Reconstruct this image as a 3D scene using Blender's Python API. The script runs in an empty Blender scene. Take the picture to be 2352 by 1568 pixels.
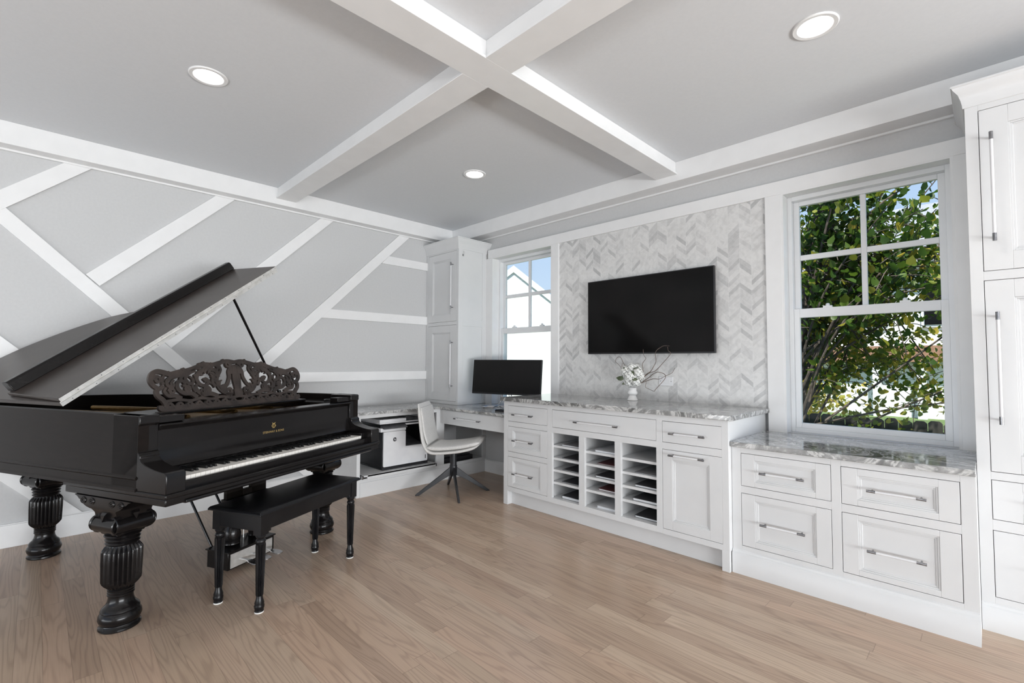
import bpy, math, random
from mathutils import Vector, Matrix
random.seed(7)
S = bpy.context.scene
COL = S.collection
PI = math.pi
# ---------------------------------------------------------------- camera
cam_d = bpy.data.cameras.new('camera'); cam = bpy.data.objects.new('camera', cam_d); COL.objects.link(cam)
cam_d.sensor_width = 36.0; cam_d.lens = 1092.095 / 2352 * 36.0; cam_d.clip_start = 0.02; cam_d.clip_end = 300
yaw, pitch, roll = math.radians(-44.984), math.radians(2.3508), math.radians(0.2363)
fw = Vector((math.sin(yaw) * math.cos(pitch), math.cos(yaw) * math.cos(pitch), math.sin(pitch)))
rt = Vector((math.cos(yaw), -math.sin(yaw), 0)); up = rt.cross(fw)
r2 = rt * math.cos(roll) + up * math.sin(roll); u2 = -rt * math.sin(roll) + up * math.cos(roll)
M = Matrix((r2, u2, -fw)).transposed().to_4x4(); M.translation = Vector((4.54957, -3.54461, 1.22606))
cam.matrix_world = M
S.camera = cam
# ---------------------------------------------------------------- world, sun, daylight, fill lamps, exposure
w = bpy.data.worlds.new('world'); S.world = w; w.use_nodes = True
wn, wl = w.node_tree.nodes, w.node_tree.links
bg = wn['Background']
tc = wn.new('ShaderNodeTexCoord'); sx = wn.new('ShaderNodeSeparateXYZ'); cr = wn.new('ShaderNodeValToRGB')
wl.new(tc.outputs['Generated'], sx.inputs[0]); wl.new(sx.outputs['Z'], cr.inputs[0]); wl.new(cr.outputs[0], bg.inputs['Color'])
cr.color_ramp.elements[0].position = 0.0; cr.color_ramp.elements[0].color = (0.72, 0.86, 1.0, 1)
cr.color_ramp.elements[1].position = 0.75; cr.color_ramp.elements[1].color = (0.14, 0.38, 0.9, 1)
bg.inputs['Strength'].default_value = 1.15
sun_d = bpy.data.lights.new('sun', 'SUN'); sun_d.energy = 9.5; sun_d.angle = 0.01; sun_d.color = (1, 0.96, 0.88)
sun = bpy.data.objects.new('sun', sun_d); COL.objects.link(sun)
sun.rotation_euler = Vector((-0.22, 0.46, -0.86)).to_track_quat('-Z', 'Y').to_euler()
def area(name, loc, target, sx_, sy_, e, color=(1, 1, 1)):
    d = bpy.data.lights.new(name, 'AREA'); d.shape = 'RECTANGLE'; d.size = sx_; d.size_y = sy_; d.energy = e; d.color = color
    o = bpy.data.objects.new(name, d); COL.objects.link(o); o.location = loc
    o.rotation_euler = (Vector(target) - Vector(loc)).to_track_quat('-Z', 'Y').to_euler(); return o
# daylight entering through the wide glazed openings of the two walls behind the camera
area('daylight_side_opening', (10.45, -3.2, 1.35), (4.0, -3.0, 1.8), 5.6, 2.1, 70, (0.97, 0.985, 1.0))
area('daylight_rear_opening', (3.1, -7.95, 1.35), (2.6, -4, 1.6), 5.4, 2.1, 5, (0.97, 0.985, 1.0))
# added fill lamps, low in the same openings, aimed up to brighten the ceiling
area('ceiling_fill_side', (10.4, -3.2, 0.40), (6.6, -3.2, 3.2), 5.6, 0.8, 560, (0.96, 0.985, 1.0))
area('ceiling_fill_rear', (3.1, -7.9, 0.35), (3.1, -4.6, 3.2), 5.4, 0.8, 115, (0.96, 0.985, 1.0))
S.view_settings.view_transform = 'Standard'; S.view_settings.look = 'None'
S.view_settings.exposure = -0.18; S.view_settings.gamma = 1.0; S.view_settings.use_curve_mapping = False

# ---------------------------------------------------------------- materials
MATS = {}
def mat(name, col, rough=0.5, metal=0.0, spec=0.5, coat=0.0, emit=None, estr=0.0, trans=0.0, ior=1.45):
    m = bpy.data.materials.new(name); m.use_nodes = True
    b = m.node_tree.nodes['Principled BSDF']
    b.inputs['Base Color'].default_value = (*col, 1); b.inputs['Roughness'].default_value = rough
    b.inputs['Metallic'].default_value = metal; b.inputs['Specular IOR Level'].default_value = spec
    b.inputs['Coat Weight'].default_value = coat; b.inputs['Coat Roughness'].default_value = 0.08
    b.inputs['Transmission Weight'].default_value = trans; b.inputs['IOR'].default_value = ior
    if emit: b.inputs['Emission Color'].default_value = (*emit, 1); b.inputs['Emission Strength'].default_value = estr
    MATS[name] = m; return m
def NT(m): return m.node_tree.nodes, m.node_tree.links, m.node_tree.nodes['Principled BSDF']
def noise_mod(m, scale, c1, c2, lo=0.35, hi=0.65, bump=0.0, stretch=(1, 1, 1), detail=4, dist=0.0):
    n, l, b = NT(m)
    t = n.new('ShaderNodeTexCoord'); mp = n.new('ShaderNodeMapping'); mp.inputs['Scale'].default_value = stretch
    nz = n.new('ShaderNodeTexNoise'); nz.inputs['Scale'].default_value = scale; nz.inputs['Detail'].default_value = detail
    nz.inputs['Distortion'].default_value = dist
    r = n.new('ShaderNodeValToRGB'); r.color_ramp.elements[0].position = lo; r.color_ramp.elements[1].position = hi
    r.color_ramp.elements[0].color = (*c1, 1); r.color_ramp.elements[1].color = (*c2, 1)
    l.new(t.outputs['Object'], mp.inputs[0]); l.new(mp.outputs[0], nz.inputs['Vector']); l.new(nz.outputs['Fac'], r.inputs[0]); l.new(r.outputs[0], b.inputs['Base Color'])
    if bump:
        bp = n.new('ShaderNodeBump'); bp.inputs['Strength'].default_value = bump; bp.inputs['Distance'].default_value = 0.002
        l.new(nz.outputs['Fac'], bp.inputs['Height']); l.new(bp.outputs[0], b.inputs['Normal'])
    return m
WALL = noise_mod(mat('grey_wall_paint', (0.56, 0.56, 0.56), 0.75, spec=0.25), 60, (0.555, 0.557, 0.56), (0.572, 0.575, 0.577), bump=0.03)
CEIL = noise_mod(mat('grey_ceiling_paint', (0.55, 0.55, 0.55), 0.85, spec=0.2), 60, (0.68, 0.695, 0.715), (0.695, 0.71, 0.73), bump=0.03)
WHITE = noise_mod(mat('white_trim_paint', (0.8, 0.8, 0.8), 0.38, spec=0.4), 8, (0.79, 0.79, 0.79), (0.815, 0.815, 0.815))
CABW = noise_mod(mat('white_cabinet_paint', (0.8, 0.8, 0.8), 0.3, spec=0.45), 6, (0.675, 0.680, 0.685), (0.695, 0.699, 0.703))
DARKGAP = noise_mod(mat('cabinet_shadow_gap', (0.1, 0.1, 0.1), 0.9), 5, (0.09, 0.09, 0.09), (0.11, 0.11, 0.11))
VINYL = noise_mod(mat('window_vinyl', (0.8, 0.81, 0.82), 0.3), 5, (0.78, 0.79, 0.8), (0.81, 0.82, 0.83))
BLACK = noise_mod(mat('ebonised_wood', (0.012, 0.011, 0.011), 0.2, spec=0.34, coat=0.0), 12, (0.006, 0.0052, 0.0052), (0.009, 0.0078, 0.0078), stretch=(1, 1, 6))
RIMM = noise_mod(mat('ebonised_case_reflected_brown', (0.01, 0.008, 0.007), 0.3, spec=0.12), 12, (0.009, 0.007, 0.006), (0.012, 0.009, 0.008), stretch=(1, 1, 6))  # ebonised black with the brown of the reflected floor put into the colour
BLACKM = noise_mod(mat('worn_black_fretwork', (0.02, 0.016, 0.015), 0.42), 14, (0.02, 0.015, 0.013), (0.045, 0.033, 0.028))
SATIN = noise_mod(mat('satin_black_lid', (0.02, 0.018, 0.017), 0.33, spec=0.5), 10, (0.034, 0.027, 0.024), (0.042, 0.034, 0.030))
BENCHM = noise_mod(mat('black_bench_paint', (0.006, 0.006, 0.007), 0.3, spec=0.4), 10, (0.004, 0.004, 0.005), (0.008, 0.008, 0.009))
CHROME = noise_mod(mat('polished_chrome', (0.6, 0.6, 0.62), 0.15, metal=1.0), 5, (0.55, 0.55, 0.56), (0.65, 0.65, 0.66))
STEELD = noise_mod(mat('brushed_nickel_dark', (0.25, 0.25, 0.26), 0.25, metal=1.0), 40, (0.2, 0.2, 0.21), (0.32, 0.32, 0.33))
NICKEL = noise_mod(mat('nickel_hinge', (0.75, 0.74, 0.72), 0.35, metal=0.6), 30, (0.68, 0.67, 0.64), (0.82, 0.81, 0.79))
GOLD = noise_mod(mat('gilded_plate', (0.3, 0.19, 0.07), 0.35, metal=0.7), 12, (0.2, 0.12, 0.04), (0.34, 0.22, 0.09))
GOLDT = noise_mod(mat('gold_lettering', (0.5, 0.36, 0.13), 0.4, metal=0.6), 40, (0.42, 0.30, 0.11), (0.55, 0.4, 0.16))
IVORY = noise_mod(mat('white_piano_key', (0.8, 0.77, 0.72), 0.25), 10, (0.78, 0.75, 0.70), (0.83, 0.80, 0.76))
EBONY = noise_mod(mat('black_piano_key', (0.012, 0.012, 0.012), 0.3), 10, (0.01, 0.01, 0.01), (0.016, 0.016, 0.016))
SCREEN = noise_mod(mat('television_glass', (0.006, 0.006, 0.006), 0.12, spec=0.16), 3, (0.005, 0.005, 0.005), (0.008, 0.007, 0.007))
SCREEN2 = noise_mod(mat('monitor_matte_panel', (0.012, 0.012, 0.012), 0.35, spec=0.2), 3, (0.011, 0.011, 0.011), (0.014, 0.013, 0.013))
PLASTK = noise_mod(mat('black_plastic', (0.015, 0.015, 0.017), 0.4), 20, (0.012, 0.012, 0.014), (0.019, 0.019, 0.021))
PLASTG = noise_mod(mat('dark_grey_plastic', (0.08, 0.08, 0.085), 0.4), 20, (0.06, 0.06, 0.065), (0.1, 0.1, 0.105))
PLASTW = noise_mod(mat('white_plastic', (0.74, 0.74, 0.75), 0.35), 10, (0.72, 0.72, 0.74), (0.77, 0.77, 0.78))
LEATHER = noise_mod(mat('pale_grey_leather', (0.62, 0.61, 0.59), 0.45), 90, (0.58, 0.57, 0.555), (0.66, 0.65, 0.63), bump=0.15)
CHAIRK = noise_mod(mat('charcoal_steel', (0.018, 0.019, 0.022), 0.4, metal=0.2), 20, (0.014, 0.015, 0.018), (0.024, 0.025, 0.028))
PORC = noise_mod(mat('white_porcelain', (0.85, 0.84, 0.83), 0.2, coat=0.3), 8, (0.83, 0.82, 0.81), (0.87, 0.86, 0.85))
PETAL = noise_mod(mat('white_petal', (0.86, 0.86, 0.83), 0.6), 30, (0.82, 0.82, 0.78), (0.9, 0.9, 0.88))
LEAFD = noise_mod(mat('dusty_green_leaf', (0.09, 0.11, 0.06), 0.5), 30, (0.05, 0.07, 0.03), (0.14, 0.16, 0.1))
TWIG = noise_mod(mat('brown_twig', (0.12, 0.085, 0.07), 0.6), 50, (0.09, 0.065, 0.055), (0.2, 0.15, 0.12))
PAPER = noise_mod(mat('white_paper', (0.75, 0.76, 0.78), 0.6), 10, (0.7, 0.71, 0.73), (0.79, 0.8, 0.82))
FOLD_K = noise_mod(mat('black_folder', (0.05, 0.05, 0.055), 0.4), 10, (0.04, 0.04, 0.045), (0.07, 0.07, 0.075))
FOLD_G = noise_mod(mat('grey_folder', (0.25, 0.25, 0.26), 0.45), 10, (0.2, 0.2, 0.21), (0.3, 0.3, 0.31))
FOLD_R = noise_mod(mat('maroon_folder', (0.12, 0.03, 0.03), 0.45), 10, (0.1, 0.025, 0.025), (0.16, 0.05, 0.05))
FELT = noise_mod(mat('white_felt_pad', (0.8, 0.8, 0.78), 0.9), 60, (0.76, 0.76, 0.74), (0.84, 0.84, 0.82))
LAMP = mat('lamp_lens', (1, 1, 1), 0.5, emit=(1, 0.98, 0.95), estr=9.0)
noise_mod(LAMP, 5, (0.95, 0.95, 0.95), (1, 1, 1))

def glass_mat():
    m = bpy.data.materials.new('window_glass'); m.use_nodes = True; n, l = m.node_tree.nodes, m.node_tree.links
    n.remove(n['Principled BSDF']); out = n['Material Output']
    t = n.new('ShaderNodeBsdfTransparent'); t.inputs[0].default_value = (0.97, 0.985, 0.98, 1)
    g = n.new('ShaderNodeBsdfGlossy'); g.inputs['Roughness'].default_value = 0.02
    f = n.new('ShaderNodeFresnel'); f.inputs[0].default_value = 1.45
    mt = n.new('ShaderNodeMath'); mt.operation = 'MULTIPLY'; mt.inputs[1].default_value = 0.04
    mx = n.new('ShaderNodeMixShader'); l.new(f.outputs[0], mt.inputs[0]); l.new(mt.outputs[0], mx.inputs[0]); l.new(t.outputs[0], mx.inputs[1]); l.new(g.outputs[0], mx.inputs[2]); l.new(mx.outputs[0], out.inputs[0])
    return m
GLASS = glass_mat()

def marble():
    m = mat('grey_veined_marble', (0.5, 0.5, 0.5), 0.06, spec=0.8); n, l, b = NT(m)
    t = n.new('ShaderNodeTexCoord'); mp = n.new('ShaderNodeMapping'); mp.inputs['Scale'].default_value = (1.0, 1.9, 1.4); mp.inputs['Rotation'].default_value = (0.3, 0.2, 0.55)
    l.new(t.outputs['Object'], mp.inputs[0])
    nz = n.new('ShaderNodeTexNoise'); nz.inputs['Scale'].default_value = 2.4; nz.inputs['Detail'].default_value = 9; nz.inputs['Roughness'].default_value = 0.58; nz.inputs['Distortion'].default_value = 2.6
    l.new(mp.outputs[0], nz.inputs['Vector'])
    r = n.new('ShaderNodeValToRGB'); e = r.color_ramp.elements
    e[0].position = 0.30; e[0].color = (0.09, 0.09, 0.087, 1); e[1].position = 0.72; e[1].color = (0.62, 0.62, 0.61, 1)
    for p_, c_ in ((0.40, (0.18, 0.18, 0.176, 1)), (0.455, (0.58, 0.58, 0.57, 1)), (0.49, (0.22, 0.22, 0.216, 1)), (0.55, (0.32, 0.32, 0.316, 1)), (0.6, (0.66, 0.655, 0.65, 1)), (0.63, (0.34, 0.34, 0.332, 1))):
        q = e.new(p_); q.color = c_
    l.new(nz.outputs['Fac'], r.inputs[0]); l.new(r.outputs[0], b.inputs['Base Color']); return m
MARBLE = marble()

def math_n(n, l, op, a, b=None, c=None):
    x = n.new('ShaderNodeMath'); x.operation = op
    for i, v in enumerate((a, b, c)):
        if v is None: continue
        if isinstance(v, (int, float)): x.inputs[i].default_value = v
        else: l.new(v, x.inputs[i])
    return x.outputs[0]

def floor_mat():
    m = mat('oak_floor_boards', (0.4, 0.27, 0.2), 0.28, spec=0.45); n, l, b = NT(m)
    t = n.new('ShaderNodeTexCoord'); s = n.new('ShaderNodeSeparateXYZ'); l.new(t.outputs['Object'], s.inputs[0])
    W_ = 0.083
    row = math_n(n, l, 'FLOOR', math_n(n, l, 'DIVIDE', s.outputs['Y'], W_))
    wn1 = n.new('ShaderNodeTexWhiteNoise'); wn1.noise_dimensions = '1D'; l.new(row, wn1.inputs['W'])
    off = math_n(n, l, 'MULTIPLY', wn1.outputs['Value'], 3.1)
    xs = math_n(n, l, 'DIVIDE', math_n(n, l, 'ADD', s.outputs['X'], off), 1.15)
    colm = math_n(n, l, 'FLOOR', xs)
    cv = n.new('ShaderNodeCombineXYZ'); l.new(row, cv.inputs[0]); l.new(colm, cv.inputs[1])
    wn2 = n.new('ShaderNodeTexWhiteNoise'); wn2.noise_dimensions = '2D'; l.new(cv.outputs[0], wn2.inputs['Vector'])
    # grain: rings cut by the board surface
    sh = n.new('ShaderNodeCombineXYZ')
    l.new(math_n(n, l, 'MULTIPLY', s.outputs['X'], 0.55), sh.inputs[0]); l.new(math_n(n, l, 'MULTIPLY', s.outputs['Y'], 7.0), sh.inputs[1]); l.new(math_n(n, l, 'MULTIPLY', wn2.outputs['Value'], 37.0), sh.inputs[2])
    n1 = n.new('ShaderNodeTexNoise'); n1.inputs['Scale'].default_value = 1.5; n1.inputs['Detail'].default_value = 1.5; l.new(sh.outputs[0], n1.inputs['Vector'])
    rings = math_n(n, l, 'SINE', math_n(n, l, 'MULTIPLY', n1.outputs['Fac'], 95.0))
    rings = math_n(n, l, 'POWER', math_n(n, l, 'MULTIPLY_ADD', rings, 0.5, 0.5), 3.0)
    sh2 = n.new('ShaderNodeCombineXYZ'); l.new(math_n(n, l, 'MULTIPLY', s.outputs['X'], 3.0), sh2.inputs[0]); l.new(math_n(n, l, 'MULTIPLY', s.outputs['Y'], 120.0), sh2.inputs[1]); l.new(wn2.outputs['Value'], sh2.inputs[2])
    n2 = n.new('ShaderNodeTexNoise'); n2.inputs['Scale'].default_value = 1.6; n2.inputs['Detail'].default_value = 3; l.new(sh2.outputs[0], n2.inputs['Vector'])
    g = math_n(n, l, 'ADD', math_n(n, l, 'MULTIPLY', rings, 0.52), math_n(n, l, 'MULTIPLY', n2.outputs['Fac'], 0.75))
    rp = n.new('ShaderNodeValToRGB'); e = rp.color_ramp.elements
    e[0].position = 0; e[0].color = (0.42, 0.30, 0.22, 1); e[1].position = 1; e[1].color = (0.56, 0.43, 0.32, 1)
    q = e.new(0.35); q.color = (0.48, 0.36, 0.265, 1); q = e.new(0.6); q.color = (0.53, 0.38, 0.28, 1); q = e.new(0.8); q.color = (0.50, 0.38, 0.285, 1)
    l.new(wn2.outputs['Value'], rp.inputs[0])
    mx = n.new('ShaderNodeMix'); mx.data_type = 'RGBA'; mx.blend_type = 'MULTIPLY'
    gr = n.new('ShaderNodeValToRGB'); gr.color_ramp.elements[0].position = 0.3; gr.color_ramp.elements[0].color = (1.03, 1.03, 1.03, 1); gr.color_ramp.elements[1].position = 0.95; gr.color_ramp.elements[1].color = (0.66, 0.63, 0.62, 1)
    l.new(g, gr.inputs[0]); mx.inputs[0].default_value = 0.62
    l.new(rp.outputs[0], mx.inputs[6]); l.new(gr.outputs[0], mx.inputs[7])
    fy = math_n(n, l, 'FRACT', math_n(n, l, 'DIVIDE', s.outputs['Y'], W_)); fx = math_n(n, l, 'FRACT', xs)
    sy = math_n(n, l, 'GREATER_THAN', math_n(n, l, 'ABSOLUTE', math_n(n, l, 'SUBTRACT', fy, 0.5)), 0.488)
    sx_ = math_n(n, l, 'GREATER_THAN', math_n(n, l, 'ABSOLUTE', math_n(n, l, 'SUBTRACT', fx, 0.5)), 0.4988)
    seam = math_n(n, l, 'MULTIPLY', math_n(n, l, 'MAXIMUM', sy, sx_), 0.38)
    m2 = n.new('ShaderNodeMix'); m2.data_type = 'RGBA'; l.new(seam, m2.inputs[0]); l.new(mx.outputs[2], m2.inputs[6]); m2.inputs[7].default_value = (0.12, 0.075, 0.05, 1)
    l.new(m2.outputs[2], b.inputs['Base Color'])
    bp = n.new('ShaderNodeBump'); bp.inputs['Strength'].default_value = 0.08; bp.inputs['Distance'].default_value = 0.002; l.new(n2.outputs['Fac'], bp.inputs['Height']); l.new(bp.outputs[0], b.inputs['Normal'])
    return m
FLOOR = floor_mat()

def tile_mat():
    m = mat('marble_chevron_tile', (0.7, 0.7, 0.7), 0.22, spec=0.45); n, l, b = NT(m)
    t = n.new('ShaderNodeTexCoord'); s = n.new('ShaderNodeSeparateXYZ'); l.new(t.outputs['Object'], s.inputs[0])
    W_ = 0.0795; H_ = 0.036
    cx = math_n(n, l, 'DIVIDE', math_n(n, l, 'SUBTRACT', s.outputs['X'], 1.636), W_)
    ci = math_n(n, l, 'FLOOR', cx); fx = math_n(n, l, 'FRACT', cx)
    par = math_n(n, l, 'MODULO', ci, 2.0)
    sgn = math_n(n, l, 'MULTIPLY_ADD', par, 2.0, -1.0)
    sl = math_n(n, l, 'MULTIPLY', math_n(n, l, 'MULTIPLY', math_n(n, l, 'SUBTRACT', fx, 0.5), sgn), 0.068)
    zz = math_n(n, l, 'DIVIDE', math_n(n, l, 'ADD', s.outputs['Z'], sl), H_)
    ri = math_n(n, l, 'FLOOR', zz); fz = math_n(n, l, 'FRACT', zz)
    cv = n.new('ShaderNodeCombineXYZ'); l.new(ci, cv.inputs[0]); l.new(ri, cv.inputs[1])
    wn_ = n.new('ShaderNodeTexWhiteNoise'); wn_.noise_dimensions = '2D'; l.new(cv.outputs[0], wn_.inputs['Vector'])
    # neighbouring pieces cut from the same slab: low frequency patches choose the tone too
    nz = n.new('ShaderNodeTexNoise'); nz.inputs['Scale'].default_value = 2.6; nz.inputs['Detail'].default_value = 2; l.new(t.outputs['Object'], nz.inputs['Vector'])
    v = math_n(n, l, 'ADD', math_n(n, l, 'MULTIPLY', math_n(n, l, 'POWER', wn_.outputs['Value'], 3.0), 0.75), math_n(n, l, 'MULTIPLY', nz.outputs['Fac'], 0.3))
    rp = n.new('ShaderNodeValToRGB'); e = rp.color_ramp.elements
    e[0].position = 0.1; e[0].color = (0.72, 0.715, 0.705, 1); e[1].position = 0.95; e[1].color = (0.47, 0.47, 0.47, 1)
    q = e.new(0.45); q.color = (0.63, 0.625, 0.62, 1)
    l.new(v, rp.inputs[0])
    nv = n.new('ShaderNodeTexNoise'); nv.inputs['Scale'].default_value = 22; nv.inputs['Detail'].default_value = 5; nv.inputs['Distortion'].default_value = 1.2; l.new(t.outputs['Object'], nv.inputs['Vector'])
    rv = n.new('ShaderNodeValToRGB'); rv.color_ramp.elements[0].position = 0.3; rv.color_ramp.elements[0].color = (0.88, 0.88, 0.88, 1); rv.color_ramp.elements[1].position = 0.6; rv.color_ramp.elements[1].color = (1.03, 1.03, 1.03, 1); l.new(nv.outputs['Fac'], rv.inputs[0])
    mx = n.new('ShaderNodeMix'); mx.data_type = 'RGBA'; mx.blend_type = 'MULTIPLY'; mx.inputs[0].default_value = 1; l.new(rp.outputs[0], mx.inputs[6]); l.new(rv.outputs[0], mx.inputs[7])
    g1 = math_n(n, l, 'GREATER_THAN', math_n(n, l, 'ABSOLUTE', math_n(n, l, 'SUBTRACT', fx, 0.5)), 0.485)
    g2 = math_n(n, l, 'GREATER_THAN', math_n(n, l, 'ABSOLUTE', math_n(n, l, 'SUBTRACT', fz, 0.5)), 0.475)
    gg = math_n(n, l, 'MULTIPLY', math_n(n, l, 'MAXIMUM', g1, g2), 0.5)
    m2 = n.new('ShaderNodeMix'); m2.data_type = 'RGBA'; l.new(gg, m2.inputs[0]); l.new(mx.outputs[2], m2.inputs[6]); m2.inputs[7].default_value = (0.76, 0.76, 0.755, 1)
    l.new(m2.outputs[2], b.inputs['Base Color']); return m
TILE = tile_mat()

# ---------------------------------------------------------------- mesh helpers
class MB:
    def __init__(s): s.v = []; s.f = []; s.m = []; s.col = None
    def add(s, vs, fs, mi=0):
        o = len(s.v); s.v += [tuple(p) for p in vs]; s.f += [tuple(i + o for i in f) for f in fs]; s.m += [mi] * len(fs); return s
    def box(s, x0, x1, y0, y1, z0, z1, mi=0, T=None):
        if x0 > x1: x0, x1 = x1, x0
        if y0 > y1: y0, y1 = y1, y0
        if z0 > z1: z0, z1 = z1, z0
        vs = [(x, y, z) for z in (z0, z1) for y in (y0, y1) for x in (x0, x1)]
        if T: vs = [T(*p) for p in vs]
        return s.add(vs, [(0, 2, 3, 1), (4, 5, 7, 6), (0, 1, 5, 4), (2, 6, 7, 3), (0, 4, 6, 2), (1, 3, 7, 5)], mi)
    def cbox(s, x0, x1, y0, y1, z0, z1, c=0.003, mi=0, T=None):
        # box with chamfered long edges around z (all corners)
        pts = [(x0 + c, y0), (x1 - c, y0), (x1, y0 + c), (x1, y1 - c), (x1 - c, y1), (x0 + c, y1), (x0, y1 - c), (x0, y0 + c)]
        return s.prism(pts, z0, z1, lambda a, b_, h: (a, b_, h), mi, T)
    def prism(s, poly, a, b, f, mi=0, T=None):
        n = len(poly); g = (lambda *p: T(*f(*p))) if T else f
        vs = [g(p[0], p[1], a) for p in poly] + [g(p[0], p[1], b) for p in poly]
        fs = [(i, (i + 1) % n, n + (i + 1) % n, n + i) for i in range(n)] + [tuple(range(n))[::-1], tuple(range(n, 2 * n))]
        return s.add(vs, fs, mi)
    def lathe(s, prof, c=(0, 0, 0), n=32, mi=0, flute=None, caps=True):
        vs = []
        for k, (r, z) in enumerate(prof):
            for i in range(n):
                a = 2 * PI * i / n; rr = r
                if flute and flute[0] <= z <= flute[1]:
                    rr = r * (1 - flute[3] * abs(math.sin(flute[2] * a / 2)) ** 0.75)
                vs.append((c[0] + rr * math.cos(a), c[1] + rr * math.sin(a), c[2] + z))
        fs = []
        for k in range(len(prof) - 1):
            for i in range(n):
                j = (i + 1) % n; fs.append((k * n + i, k * n + j, (k + 1) * n + j, (k + 1) * n + i))
        if caps: fs += [tuple(range(n))[::-1], tuple(range((len(prof) - 1) * n, len(prof) * n))]
        return s.add(vs, fs, mi)
    def tube(s, path, r, n=8, mi=0, T=None):
        P = [Vector(p) for p in path]; m = len(P); vs = []; prev = None
        for i in range(m):
            d = (P[min(i + 1, m - 1)] - P[max(i - 1, 0)]).normalized()
            if prev is None:
                a = Vector((0, 0, 1)) if abs(d.z) < 0.9 else Vector((1, 0, 0)); u = d.cross(a).normalized()
            else: u = (prev - d * prev.dot(d)).normalized()
            prev = u; v = d.cross(u); rr = r[i] if isinstance(r, (list, tuple)) else r
            for k in range(n):
                a = 2 * PI * k / n; q = P[i] + u * (rr * math.cos(a)) + v * (rr * math.sin(a)); vs.append(T(*q) if T else tuple(q))
        fs = [(i * n + k, i * n + (k + 1) % n, (i + 1) * n + (k + 1) % n, (i + 1) * n + k) for i in range(m - 1) for k in range(n)]
        fs += [tuple(range(n))[::-1], tuple(range((m - 1) * n, m * n))]
        return s.add(vs, fs, mi)
    def loft(s, secs, mi=0, caps=True):
        n = len(secs[0]); vs = [p for sec in secs for p in sec]
        fs = [(i * n + k, i * n + (k + 1) % n, (i + 1) * n + (k + 1) % n, (i + 1) * n + k) for i in range(len(secs) - 1) for k in range(n)]
        if caps: fs += [tuple(range(n))[::-1], tuple(range((len(secs) - 1) * n, len(secs) * n))]
        return s.add(vs, fs, mi)
def build(name, mb, mats, parent=None, bevel=0.0, sharp=35, label=None, **props):
    me = bpy.data.meshes.new(name); me.from_pydata(mb.v, [], mb.f); 
    for m in (mats if isinstance(mats, (list, tuple)) else [mats]): me.materials.append(m)
    for p, i in zip(me.polygons, mb.m): p.material_index = i
    import bmesh
    b_ = bmesh.new(); b_.from_mesh(me); bmesh.ops.recalc_face_normals(b_, faces=b_.faces); b_.to_mesh(me); b_.free()
    me.shade_smooth(); me.set_sharp_from_angle(angle=math.radians(sharp))
    o = bpy.data.objects.new(name, me); COL.objects.link(o)
    if parent: o.parent = parent
    if bevel:
        md = o.modifiers.new('bevel', 'BEVEL'); md.width = bevel; md.segments = 2; md.limit_method = 'ANGLE'; md.angle_limit = math.radians(40)
    if label: o['label'] = label
    for k, v in props.items(): o[k] = v
    return o
def thing(name, label, cat, loc=(0, 0, 0), rz=0.0, group=None):
    o = bpy.data.objects.new(name, None); COL.objects.link(o); o.location = loc; o.rotation_euler = (0, 0, rz); o.empty_display_size = 0.1
    o['label'] = label; o['category'] = cat
    if group: o['group'] = group
    return o
def tag(o, label, cat, group=None):
    o['label'] = label; o['category'] = cat
    if group: o['group'] = group
    return o
def struct(name, mb, m, **k): return build(name, mb, m, kind='structure', **k)
def spline(pts, n=8, closed=False):
    out = []; N = len(pts); P = [Vector(p) for p in pts]
    for i in range(N if closed else N - 1):
        if closed: a, b, c, d = P[(i - 1) % N], P[i], P[(i + 1) % N], P[(i + 2) % N]
        else: a, b, c, d = P[max(i - 1, 0)], P[i], P[i + 1], P[min(i + 2, N - 1)]
        for k in range(n):
            t = k / n; out.append(0.5 * ((2 * b) + (c - a) * t + (2 * a - 5 * b + 4 * c - d) * t * t + (3 * b - a - 3 * c + d) * t ** 3))
    if not closed: out.append(P[-1])
    return [tuple(p) for p in out]

# ================================================================ ROOM SHELL
WY = 0.045           # face of the window wall
HC, HB, HM = 2.758, 2.611, 2.661
XR, YB = 10.5, -8.0
struct('floor', MB().box(-0.2, XR + 0.2, YB - 0.2, WY + 0.2, -0.1, 0), FLOOR)
struct('ceiling', MB().box(-0.2, XR + 0.9, YB - 1.7, WY + 0.2, HC, HC + 0.15), CEIL)  # slab runs past the unseen walls, an added eave to keep sun out
struct('wall_left', MB().box(-0.2, 0, YB - 0.2, WY + 0.2, 0, HC), WALL)
O1 = (0.683, 1.552, 0.757, 2.372); O2 = (3.584, 4.442, 0.757, 2.372)
mb = MB()
for a, b_ in ((0, O1[0]), (O1[1], O2[0]), (O2[1], XR + 0.2)): mb.box(a, b_, WY, WY + 0.2, 0, HC)
for o_ in (O1, O2):
    mb.box(o_[0], o_[1], WY, WY + 0.2, 0, o_[2]); mb.box(o_[0], o_[1], WY, WY + 0.2, o_[3], HC)
struct('wall_window_side', mb, WALL)
mb = MB().box(XR, XR + 0.2, YB, -6.1, 0, HC).box(XR, XR + 0.2, -0.3, WY, 0, HC).box(XR, XR + 0.2, -6.1, -0.3, 2.55, HC)
struct('wall_right', mb, WALL)
mb = MB().box(0, 0.4, YB - 0.2, YB, 0, HC).box(5.8, XR + 0.2, YB - 0.2, YB, 0, HC).box(0.4, 5.8, YB - 0.2, YB, 2.5, HC)
struct('wall_back', mb, WALL)
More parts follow.
